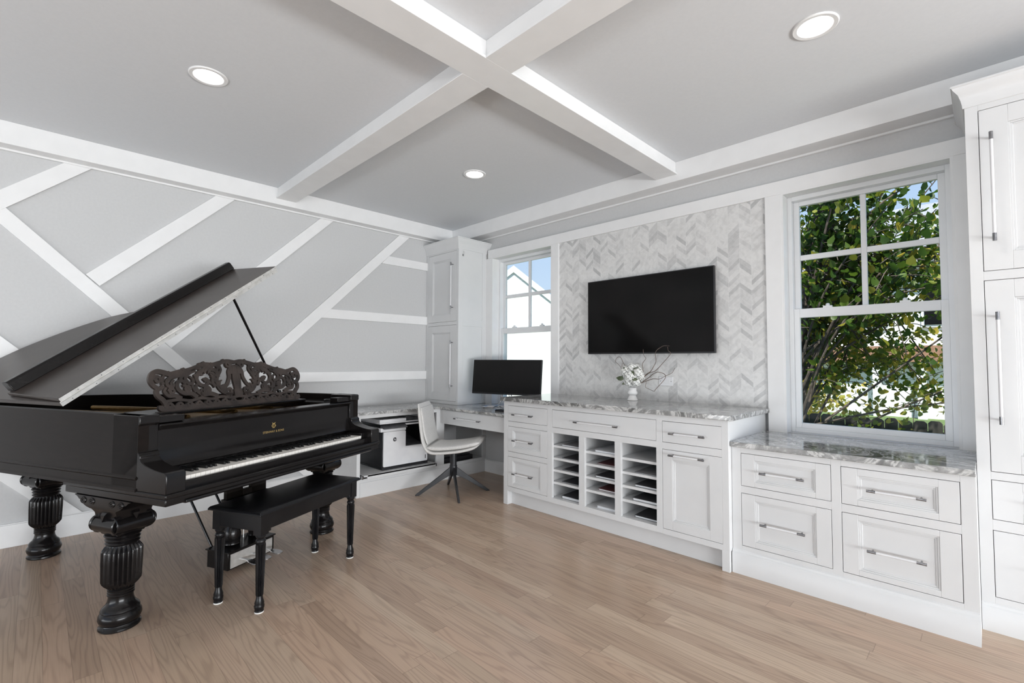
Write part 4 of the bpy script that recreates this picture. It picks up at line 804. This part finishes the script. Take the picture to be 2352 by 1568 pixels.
for k in range(13):
    for hh, dy in ((0.010, 0.0), (0.033, 0.0)): p0 = Tl(0.05 + k * 0.117 + (0.04 if hh > 0.02 else 0), 0.6565, hh); m.tube([p0, (p0[0], p0[1] - 0.002, p0[2])], 0.0022, 6, 1)
build('piano_hinge', m, [NICKEL, STEELD], piano, label='long nickel piano hinge')
p0 = Vector(Tl(1.113, 0.70, 0.0)); p1 = Vector((0.695, 0.83, ZR - 0.01))
build('lid_prop', MB().tube([p0, p1], 0.0085, 10).lathe([(0.014, 0), (0.014, 0.012), (0.009, 0.018)], (0.695, 0.83, ZR - 0.002), 12), BLACK, piano)
# ---- legs
def leg_mesh(sx_):
    m = MB()
    m.lathe([(0.0, 0.0), (0.076, 0.0), (0.080, 0.005), (0.079, 0.013), (0.073, 0.018), (0.071, 0.025), (0.077, 0.033), (0.082, 0.047), (0.080, 0.062), (0.074, 0.073), (0.0715, 0.077), (0.074, 0.082), (0.071, 0.090), (0.066, 0.096), (0.056, 0.106), (0.049, 0.122), (0.047, 0.138), (0.047, 0.144), (0.051, 0.148), (0.051, 0.153), (0.048, 0.156), (0.051, 0.160), (0.051, 0.164), (0.048, 0.167), (0.051, 0.171), (0.051, 0.175), (0.047, 0.178)], n=48, caps=False)
    n_fl = 26
    m.lathe([(0.046, 0.176), (0.052, 0.182), (0.066, 0.196), (0.0745, 0.208), (0.0755, 0.216), (0.0765, 0.26), (0.0775, 0.30), (0.0775, 0.345), (0.075, 0.353), (0.066, 0.366), (0.057, 0.374), (0.056, 0.378)], n=n_fl * 8, caps=False, flute=(0.185, 0.368, n_fl, 0.12))
    m.lathe([(0.056, 0.376), (0.063, 0.380), (0.066, 0.385), (0.063, 0.390), (0.059, 0.393), (0.064, 0.397), (0.067, 0.402), (0.064, 0.407), (0.060, 0.410), (0.066, 0.414), (0.071, 0.420), (0.068, 0.426), (0.060, 0.430), (0.0, 0.430)], n=40, caps=False)
    # capital block with corner scrolls
    def sq(h, z): return [(-h, -h, z), (h, -h, z), (h, h, z), (-h, h, z)]
    m.loft([sq(0.056, 0.428), sq(0.066, 0.45), (sq(0.07, 0.49)), sq(0.076, 0.53), sq(0.088, 0.552)])
    for ax in (0, 1):
        for s1 in (-1, 1):
            for s2 in (-1, 1):
                sp_ = [(0.040 - 0.033 * k / 30) for k in range(31)]
                path = []
                for k in range(31):
                    a = PI / 2 + s1 * 0 - s1 * (k / 30) * 2 * PI * 1.5; cx_ = s1 * 0.058; cz_ = 0.475
                    u = cx_ + s1 * abs(sp_[k]) * 0 + sp_[k] * math.cos(a); z = cz_ + sp_[k] * math.sin(a)
                    path.append((u, s2 * 0.076, z) if ax == 0 else (s2 * 0.076, u, z))
                m.tube(path, 0.0052, 6)
            c0 = s1 * 0.058
            cyl = [(c0 + 0.036 * math.cos(k * PI / 10), 0.475 + 0.036 * math.sin(k * PI / 10)) for k in range(20)]
            m.prism(cyl, -0.074, 0.074, (lambda a, b_, h: (a, h, b_)) if ax == 0 else (lambda a, b_, h: (h, a, b_)))
    for dx, dy in ((0, -1), (0, 1), (1, 0), (-1, 0)):
        m.loft([[(dx * 0.088 + dy * 0.014, dy * 0.088 + dx * 0.014, 0.525), (dx * 0.088 - dy * 0.014, dy * 0.088 - dx * 0.014, 0.525), (dx * 0.07 - dy * 0.02, dy * 0.07 - dx * 0.02, 0.545), (dx * 0.07 + dy * 0.02, dy * 0.07 + dx * 0.02, 0.545)], [(dx * 0.089, dy * 0.089, 0.495)] * 2 + [(dx * 0.07 , dy * 0.07, 0.49)] * 2])
    return m
def bracket(m, sx_, big=True):
    # stepped, scroll-edged bracket under the case: wide along y, flush with the case side on the outside
    out = 0.092; inn = 0.19
    prof = [(0.088, 0.548, 0.088), (0.11, 0.556, 0.11), (0.135, 0.566, 0.135), (0.150, 0.582, 0.155), (0.165, 0.586, 0.165), (0.178, 0.596, 0.178), (0.19, 0.600, 0.19), (0.198, 0.6035, 0.2)]
    secs = []
    for hy, z, hi in prof:
        o_ = min(out, hy); x0, x1 = (-o_, hi) if sx_ < 0 else (-hi, o_)
        if sx_ == 0: x0, x1 = -hi * 0.8, hi * 0.8
        secs.append([(x0, -hy, z), (x1, -hy, z), (x1, hy, z), (x0, hy, z)])
    m.loft(secs)
    for q in (-0.13, -0.07, 0.07, 0.13):
        sd = -0.093 if sx_ < 0 else 0.093
        for rr in (0.016, 0.008): m.tube([(sd, q + rr * math.cos(k * PI / 6), 0.583 + rr * 0.8 * math.sin(k * PI / 6)) for k in range(13)], 0.0035, 6)
    return m
for sx_, x, y in ((-1, -0.648, 0.353), (1, 0.648, 0.353), (0, -0.305, 1.665)):
    m = bracket(leg_mesh(sx_), sx_)
    if sx_ == 0: m.box(-0.15, 0.15, -0.17, 0.17, 0.6, 0.655)
    o = build('leg', m, BLACK, piano, sharp=40); o.location = (x, y, 0)
# ---- pedal lyre
m = MB()
m.box(-0.055, 0.055, 0.43, 0.455, 0.40, 0.61).box(0.115, 0.225, 0.43, 0.455, 0.40, 0.61).box(-0.055, 0.225, 0.43, 0.455, 0.40, 0.44).box(-0.08, 0.25, 0.40, 0.49, 0.585, 0.606).box(-0.055, 0.225, 0.43, 0.455, 0.53, 0.545)
m.box(-0.06, 0.23, 0.42, 0.47, 0.37, 0.402)
build('lyre_post', m, BLACK, piano, bevel=0.002)
for x in (0.0, 0.17):
    build('turned_column', MB().lathe([(0.04, 0.128), (0.045, 0.135), (0.043, 0.142), (0.046, 0.16), (0.048, 0.19), (0.042, 0.22), (0.030, 0.245), (0.024, 0.26), (0.029, 0.268), (0.024, 0.276), (0.022, 0.30), (0.028, 0.318), (0.034, 0.33), (0.036, 0.36), (0.033, 0.372)], (x, 0.445, 0), 28), BLACK, piano)
build('pedal_box', MB().box(-0.105, 0.215, 0.345, 0.51, 0.025, 0.122).box(-0.113, 0.223, 0.337, 0.518, 0.122, 0.130), BLACK, piano, bevel=0.002)
build('pedal_plate', MB().box(-0.09, 0.20, 0.342, 0.346, 0.032, 0.112), NICKEL, piano, label='nickel front plate behind the pedals')
for x in (-0.02, 0.055, 0.14):
    pts = [(0.0075, 0.35), (0.008, 0.31), (0.011, 0.285), (0.021, 0.262), (0.026, 0.235), (0.020, 0.212), (0.010, 0.205)]
    poly = [(x + a, b_) for a, b_ in pts] + [(x - a, b_) for a, b_ in pts[::-1]]
    n_ = len(poly); vs_ = []
    for hz in (0, 1):
        for a, b_ in poly: vs_.append((a, b_, 0.062 - 0.10 * max(0, 0.30 - b_) + 0.007 * hz))
    build('pedal', MB().add(vs_, [tuple(range(n_))[::-1], tuple(range(n_, 2 * n_))] + [(i, (i + 1) % n_, n_ + (i + 1) % n_, n_ + i) for i in range(n_)]), CHROME, piano, bevel=0.001, label='polished pedal')
m = MB()
for x in (-0.07, 0.09, 0.19): m.tube([(x, 0.50, 0.10), (x - 0.03, 0.86, 0.65)], 0.007, 8)
for x in (0.04, 0.07, 0.10): m.tube([(x, 0.47, 0.12), (x, 0.47, 0.60)], 0.003, 6, 1)
build('brace_rod', m, [BLACK, NICKEL], piano)

# ================================================================ PIANO BENCH
bang = math.atan2(0.898, -0.44)
bench = thing('piano_bench', 'long black wooden bench with four fluted tapering legs in front of the grand piano', 'bench', (1.736, -2.488, 0), bang)
build('seat', MB().prism([(-0.385, -0.172), (0.385, -0.172), (0.385, 0.172), (-0.385, 0.172)], 0.470, 0.478, lambda a, b_, h: (a, b_, h)).loft([[(-0.385, -0.172, 0.478), (0.385, -0.172, 0.478), (0.385, 0.172, 0.478), (-0.385, 0.172, 0.478)], [(-0.378, -0.165, 0.487), (0.378, -0.165, 0.487), (0.378, 0.165, 0.487), (-0.378, 0.165, 0.487)], [(-0.36, -0.148, 0.492), (0.36, -0.148, 0.492), (0.36, 0.148, 0.492), (-0.36, 0.148, 0.492)]]), BENCHM, bench, bevel=0.002)
m = MB().box(-0.365, 0.365, -0.155, -0.137, 0.392, 0.470).box(-0.365, 0.365, 0.137, 0.155, 0.392, 0.470).box(-0.365, -0.347, -0.137, 0.137, 0.392, 0.470).box(0.347, 0.365, -0.137, 0.137, 0.392, 0.470)
for sy in (-1, 1):
    for s1 in (-1, 1): m.box(s1 * 0.30, s1 * 0.347, sy * 0.1545, sy * 0.139, 0.380, 0.393)
build('apron', m, BENCHM, bench, bevel=0.002)
for s1 in (-1, 1):
    for s2 in (-1, 1):
        m = MB().box(-0.024, 0.024, -0.024, 0.024, 0.372, 0.470)
        m.lathe([(0.021, 0.372), (0.024, 0.366), (0.020, 0.358), (0.017, 0.352), (0.022, 0.346), (0.023, 0.338), (0.018, 0.330), (0.021, 0.326)], n=24)
        m.lathe([(0.0225, 0.328), (0.0235, 0.318), (0.0215, 0.22), (0.0175, 0.085), (0.0155, 0.078)], n=96, flute=(0.07, 0.321, 12, 0.30))
        m.lathe([(0.014, 0.08), (0.016, 0.064), (0.0225, 0.046), (0.021, 0.040), (0.0235, 0.034), (0.023, 0.022), (0.020, 0.016), (0.0215, 0.008), (0.019, 0.004)], n=24)
        o = build('leg', m, BENCHM, bench, sharp=40); o.location = (s1 * 0.342, s2 * 0.134, 0)
        g = build('felt_pad', MB().lathe([(0.021, 0.0), (0.021, 0.0045)], n=24), FELT, o)

# ================================================================ OFFICE CHAIR
chair = thing('desk_chair', 'armless pale grey leather swivel chair with black four-star base at the desk', 'chair', (1.01, -0.768, 0), math.radians(39))
# shell profile (forward x, z); follows back top, down, round and forward
SW = 0.225
prof = [(-0.290, 0.835), (-0.275, 0.78), (-0.262, 0.68), (-0.248, 0.57), (-0.232, 0.49), (-0.205, 0.435), (-0.165, 0.405), (-0.10, 0.400), (0.0, 0.408), (0.12, 0.425), (0.22, 0.452), (0.268, 0.478)]
P2 = [(p[0], p[2]) for p in spline([(a, 0, b_) for a, b_ in prof], 5)]
def cushion(path, halfw, th, wfun=None, zoff=0.0, edge=0.4):
    # loft along the path, cross-section: rounded slab across y
    N = len(path); secs = []
    for i, (x, z) in enumerate(path):
        a = Vector(path[max(i - 1, 0)]); b_ = Vector(path[min(i + 1, N - 1)]); t = (b_ - a).normalized(); nx, nz = -t.y, t.x
        q = i / (N - 1); hw = halfw * (wfun(q) if wfun else 1); tt = th * min(1.0, 0.35 + 6 * min(q, 1 - q)) / 2
        ring = []
        for k in range(20):
            an = 2 * PI * k / 20; cy = math.copysign(abs(math.cos(an)) ** 0.28, math.cos(an)) * hw; cn = math.copysign(abs(math.sin(an)) ** 0.7, math.sin(an)) * tt
            ring.append((x + nx * (cn + zoff), cy, z + nz * (cn + zoff)))
        secs.append(ring)
    return MB().loft(secs)
wf = lambda q: 0.80 + 0.20 * min(1, q * 8) if q < 0.15 else (1.0 if q < 0.85 else 1.0 - 0.12 * ((q - 0.85) / 0.15) ** 2)
build('shell', cushion(P2, SW, 0.032, wf), LEATHER, chair, sharp=60)
seatp = [(p[0], p[2]) for p in spline([(-0.195, 0, 0.452), (-0.12, 0, 0.442), (0.0, 0, 0.450), (0.12, 0, 0.466), (0.21, 0, 0.486), (0.275, 0, 0.502)], 5)]
build('seat_cushion', cushion(seatp, SW - 0.008, 0.044, lambda q: 1.0 if q < 0.85 else 1.0 - 0.08 * ((q - 0.85) / 0.15) ** 2, zoff=-0.004), LEATHER, chair, sharp=60)
backp = [(p[0], p[2]) for p in spline([(-0.262, 0, 0.800), (-0.245, 0, 0.70), (-0.232, 0, 0.60), (-0.212, 0, 0.52), (-0.192, 0, 0.475)], 5)]
build('back_cushion', cushion(backp, SW - 0.03, 0.026, None), LEATHER, chair, sharp=60)
build('stem', MB().lathe([(0.031, 0.20), (0.031, 0.375), (0.027, 0.38), (0.027, 0.395), (0.07, 0.397), (0.07, 0.402)], n=24), CHAIRK, chair)
build('hub', MB().lathe([(0.031, 0.165), (0.034, 0.172), (0.034, 0.255), (0.031, 0.262)], n=24), CHAIRK, chair)
for k, L_ in enumerate((0.335, 0.32, 0.335, 0.32)):
    a = math.radians(-39 + 61 + 90 * k); ca, sa = math.cos(a), math.sin(a)
    def Q(r, s_, z): return (r * ca - s_ * sa, r * sa + s_ * ca, z)
    secs = [[Q(0.02, -0.011, 0.172), Q(0.02, 0.011, 0.172), Q(0.02, 0.011, 0.250), Q(0.02, -0.011, 0.250)], [Q(0.12, -0.010, 0.120), Q(0.12, 0.010, 0.120), Q(0.12, 0.010, 0.172), Q(0.12, -0.010, 0.172)], [Q(L_ - 0.02, -0.009, 0.0), Q(L_ - 0.02, 0.009, 0.0), Q(L_ + 0.0, 0.009, 0.016), Q(L_ + 0.0, -0.009, 0.016)], [Q(L_ + 0.012, -0.009, 0.0), Q(L_ + 0.012, 0.009, 0.0), Q(L_ + 0.012, 0.009, 0.004), Q(L_ + 0.012, -0.009, 0.004)]]
    build('leg', MB().loft(secs), CHAIRK, chair, bevel=0.002)

# ================================================================ OUTDOORS
GZ = -0.5
GRASS = noise_mod(mat('lawn_grass', (0.1, 0.2, 0.03), 0.9), 3, (0.05, 0.09, 0.02), (0.12, 0.18, 0.05), bump=0.3)
struct('floor_lawn', MB().box(-30, 25, WY + 0.25, 45, GZ - 0.2, GZ), GRASS).name = 'lawn'
def siding_mat(name, c1, c2):
    m = mat(name, c1, 0.7); n, l, b = NT(m); t = n.new('ShaderNodeTexCoord'); s = n.new('ShaderNodeSeparateXYZ'); l.new(t.outputs['Object'], s.inputs[0])
    f = math_n(n, l, 'FRACT', math_n(n, l, 'DIVIDE', s.outputs['Z'], 0.11)); g = math_n(n, l, 'LESS_THAN', f, 0.09)
    mx = n.new('ShaderNodeMix'); mx.data_type = 'RGBA'; l.new(g, mx.inputs[0]); mx.inputs[6].default_value = (*c1, 1); mx.inputs[7].default_value = (*c2, 1); l.new(mx.outputs[2], b.inputs['Base Color']); return m
SIDE = siding_mat('white_vinyl_siding', (0.78, 0.78, 0.76), (0.58, 0.58, 0.57))
ROOF = noise_mod(mat('grey_roof_shingle', (0.3, 0.31, 0.33), 0.9), 25, (0.22, 0.23, 0.25), (0.36, 0.37, 0.39), stretch=(1, 1, 3))
BROWNS = noise_mod(mat('brown_clay_siding', (0.3, 0.16, 0.1), 0.8), 10, (0.26, 0.14, 0.09), (0.36, 0.2, 0.13))
FENCEM = noise_mod(mat('weathered_fence_wood', (0.03, 0.028, 0.025), 0.9), 6, (0.02, 0.019, 0.017), (0.06, 0.055, 0.048), stretch=(1, 1, 0.2))
h1 = thing('neighbour_house', 'white gabled house with lap siding seen through the small window', 'house', (-5.35, 6.36, GZ), PI / 4)
G0 = -GZ; az_ = 3.96 + G0; sl = 0.78; hw_ = 3.6; ez = az_ - hw_ * sl
build('wall', MB().prism([(-hw_, 0), (hw_, 0), (hw_, ez), (0.04, az_), (-hw_, ez)], 0.0, 7.0, lambda a, b_, h: (a, h, b_)), SIDE, h1)
m = MB(); m2_ = MB()
for sg in (-1, 1):
    xe = sg * (hw_ + 0.35); ze = az_ - (hw_ + 0.35) * sl
    m.prism([(0.04, az_ + 0.005), (xe, ze + 0.005), (xe, ze + 0.08), (0.04, az_ + 0.08)], -0.012, 7.2, lambda a, b_, h: (a, h, b_))
    m2_.prism([(0.04, az_ - 0.11), (xe, ze - 0.11), (xe, ze + 0.09), (0.04, az_ + 0.09)], -0.045, -0.014, lambda a, b_, h: (a, h, b_))
build('roof', m, ROOF, h1); build('rake_board', m2_, VINYL, h1)
h2 = thing('distant_house', 'pale two-storey house with grey roof beyond the tree in the large window', 'house', (2.0, 16, GZ))
wl_(MB().box(-2.5, 5.5, 16, 24, GZ, 4.45), h2, 'wall', SIDE)
wl_(MB().prism([(15.5, 4.3), (24.5, 4.3), (20, 7.2)], -3, 6, lambda a, b_, h: (h, a, b_)), h2, 'roof', ROOF)
wl_(MB().box(0.2, 5.4, 15.6, 16.0, 1.25, 1.75), h2, 'porch_roof', BROWNS)
wl_(MB().box(-2.4, 0.1, 15.9, 16.02, GZ, 1.4), h2, 'garage_door', BROWNS, label='brown garage door')
for x in (1.9, 3.0, 4.6): wl_(MB().box(x, x + 0.22, 15.62, 15.84, GZ, 1.25), h2, 'porch_post', VINYL)
for x, z in ((-1.0, 2.4), (1.4, 2.4), (3.2, 2.4)):
    f_ = wl_(MB().box(x - 0.08, x + 0.98, 15.93, 16.0, z - 0.08, z + 1.38), h2, 'window', VINYL)
    p_ = build('window_pane', MB().box(x, x + 0.9, 15.90, 15.935, z, z + 1.3), SCREEN); p_.parent = f_
    p_.matrix_parent_inverse = Matrix.Identity(4)
    p_['label'] = 'dark window pane'
fence = thing('board_fence', 'dark weathered wooden board fence outside below the large window', 'fence', (3.0, 4.6, GZ))
for i in range(44):
    x = -0.6 + i * 0.148
    if x > 6: break
    t_ = 0.47 + 0.012 * math.sin(i * 2.3)
    wl_(MB().prism([(x, GZ), (x + 0.14, GZ), (x + 0.14, t_ - 0.03), (x + 0.11, t_), (x + 0.03, t_), (x, t_ - 0.03)], 4.6, 4.622, lambda a, b_, h: (a, h, b_)), fence, 'fence_board', FENCEM)
wl_(MB().box(-0.6, 6, 4.625, 4.66, GZ + 0.2, GZ + 0.29).box(-0.6, 6, 4.625, 4.66, 0.25, 0.34), fence, 'fence_rail', FENCEM)
# tree outside the large window
LEAFT = bpy.data.materials.new('autumn_leaf'); LEAFT.use_nodes = True
n, l = LEAFT.node_tree.nodes, LEAFT.node_tree.links; n.remove(n['Principled BSDF'])
at = n.new('ShaderNodeAttribute'); at.attribute_name = 'leaf_tone'; rp = n.new('ShaderNodeValToRGB'); e = rp.color_ramp.elements
e[0].position = 0.0; e[0].color = (0.025, 0.06, 0.010, 1); e[1].position = 1.0; e[1].color = (0.62, 0.45, 0.06, 1)
for p_, c_ in ((0.35, (0.05, 0.11, 0.015, 1)), (0.6, (0.12, 0.19, 0.02, 1)), (0.8, (0.33, 0.33, 0.04, 1))): q = e.new(p_); q.color = c_
l.new(at.outputs['Fac'], rp.inputs[0])
df = n.new('ShaderNodeBsdfPrincipled'); df.inputs['Roughness'].default_value = 0.5; tl_ = n.new('ShaderNodeBsdfTranslucent'); mx = n.new('ShaderNodeMixShader'); mx.inputs[0].default_value = 0.5
l.new(rp.outputs[0], df.inputs['Base Color']); l.new(rp.outputs[0], tl_.inputs['Color']); l.new(df.outputs[0], mx.inputs[1]); l.new(tl_.outputs[0], mx.inputs[2]); l.new(mx.outputs[0], n['Material Output'].inputs[0])
BARK = noise_mod(mat('grey_brown_bark', (0.09, 0.07, 0.055), 0.9), 20, (0.06, 0.045, 0.035), (0.15, 0.12, 0.1), bump=0.4)
def make_tree(name, label, base, trunk_path, crowns, seed, r0=0.065):
    # crowns: (branch count, box of branch ends, leaf count, leaf size, tone function)
    rd = random.Random(seed)
    t_ = thing(name, label, 'tree', base)
    wood = MB(); B = Vector(base)
    tp = spline([tuple(Vector(p) - B) for p in trunk_path], 8)
    wood.tube(tp, [r0 * (1 - 0.7 * i / len(tp)) for i in range(len(tp))], 12)
    fm = MB(); tones = []
    for nb, box_, nleaf, ls, tone in crowns:
        tips = []
        for i in range(nb):
            s_ = Vector(tp[int(len(tp) * (0.12 + 0.85 * i / nb))]); tgt = Vector((rd.uniform(box_[0], box_[1]), rd.uniform(box_[2], box_[3]), rd.uniform(box_[4], box_[5]))) - B
            mid = (s_ + tgt) / 2 + Vector((rd.uniform(-.15, .15), rd.uniform(-.15, .15), rd.uniform(0.0, .3)))
            br = spline([tuple(s_), tuple(mid), tuple(tgt)], 7); nn_ = len(br); wood.tube(br, [0.017 * (1 - 0.8 * k / nn_) for k in range(nn_)], 6)
            for k in range(5, nn_):
                tips.append(Vector(br[k]))
                if rd.random() < 0.8:
                    s2 = Vector(br[k]); d_ = Vector((rd.uniform(-1, 1), rd.uniform(-1, 1), rd.uniform(-0.6, 0.7))).normalized() * rd.uniform(0.25, 0.6)
                    tw = spline([tuple(s2), tuple(s2 + d_ * 0.5 + Vector((0, 0, 0.04))), tuple(s2 + d_)], 4); wood.tube(tw, 0.004, 5)
                    for q in tw: tips.append(Vector(q))
        for i in range(nleaf):
            c = rd.choice(tips) + Vector((rd.gauss(0, .08), rd.gauss(0, .08), rd.gauss(0, .08)))
            n1 = Vector((rd.gauss(0, 1), rd.gauss(0, 1), rd.gauss(0.4, 0.8))).normalized(); a = n1.cross(Vector((rd.uniform(-1, 1), rd.uniform(-1, 1), -1.5))).normalized(); b_ = n1.cross(a)
            s_ = ls * rd.uniform(0.6, 1.25); w_ = 0.40
            fm.add([c, c + a * s_ * w_ * 0.9 + b_ * s_ * 0.12 + n1 * s_ * .1, c + a * s_ * w_ + b_ * s_ * 0.45 + n1 * s_ * .12, c + b_ * s_, c - a * s_ * w_ + b_ * s_ * 0.45 + n1 * s_ * .12, c - a * s_ * w_ * 0.9 + b_ * s_ * 0.12 + n1 * s_ * .1], [(0, 1, 2, 3), (0, 3, 4, 5)])
            tn = min(1, max(0, tone(c + B, rd))); tones += [tn] * 6
    build('trunk', wood, BARK, t_)
    o = build('foliage', fm, LEAFT, t_, sharp=180)
    at_ = o.data.attributes.new('leaf_tone', 'FLOAT', 'POINT'); at_.data.foreach_set('value', tones)
    return t_
make_tree('leafy_tree', 'leafy green and yellowing tree branching across the large window', (2.86, 2.6, GZ), [(2.86, 2.6, GZ), (2.95, 2.6, 0.8), (3.12, 2.6, 2.1), (3.3, 2.7, 3.4)],
          [(24, (2.7, 4.5, 2.1, 3.1, 1.8, 3.9), 2500, 0.088, lambda p, rd: 0.24 + 0.38 * rd.random() ** 1.3 + 0.35 * (rd.random() > 0.86)),
           (42, (2.8, 4.9, 2.9, 4.2, 0.7, 2.7), 6800, 0.066, lambda p, rd: 0.42 + 0.30 * rd.random() + 0.42 * (rd.random() ** 2.0))], 11)
make_tree('yellow_shrub', 'small yellow autumn shrub beyond the board fence', (1.9, 7.4, GZ), [(1.9, 7.4, GZ), (1.92, 7.4, 0.1), (1.95, 7.4, 0.6)],
          [(10, (1.4, 2.6, 7.0, 7.8, -0.1, 1.3), 900, 0.09, lambda p, rd: 0.75 + 0.25 * rd.random())], 5, r0=0.03)
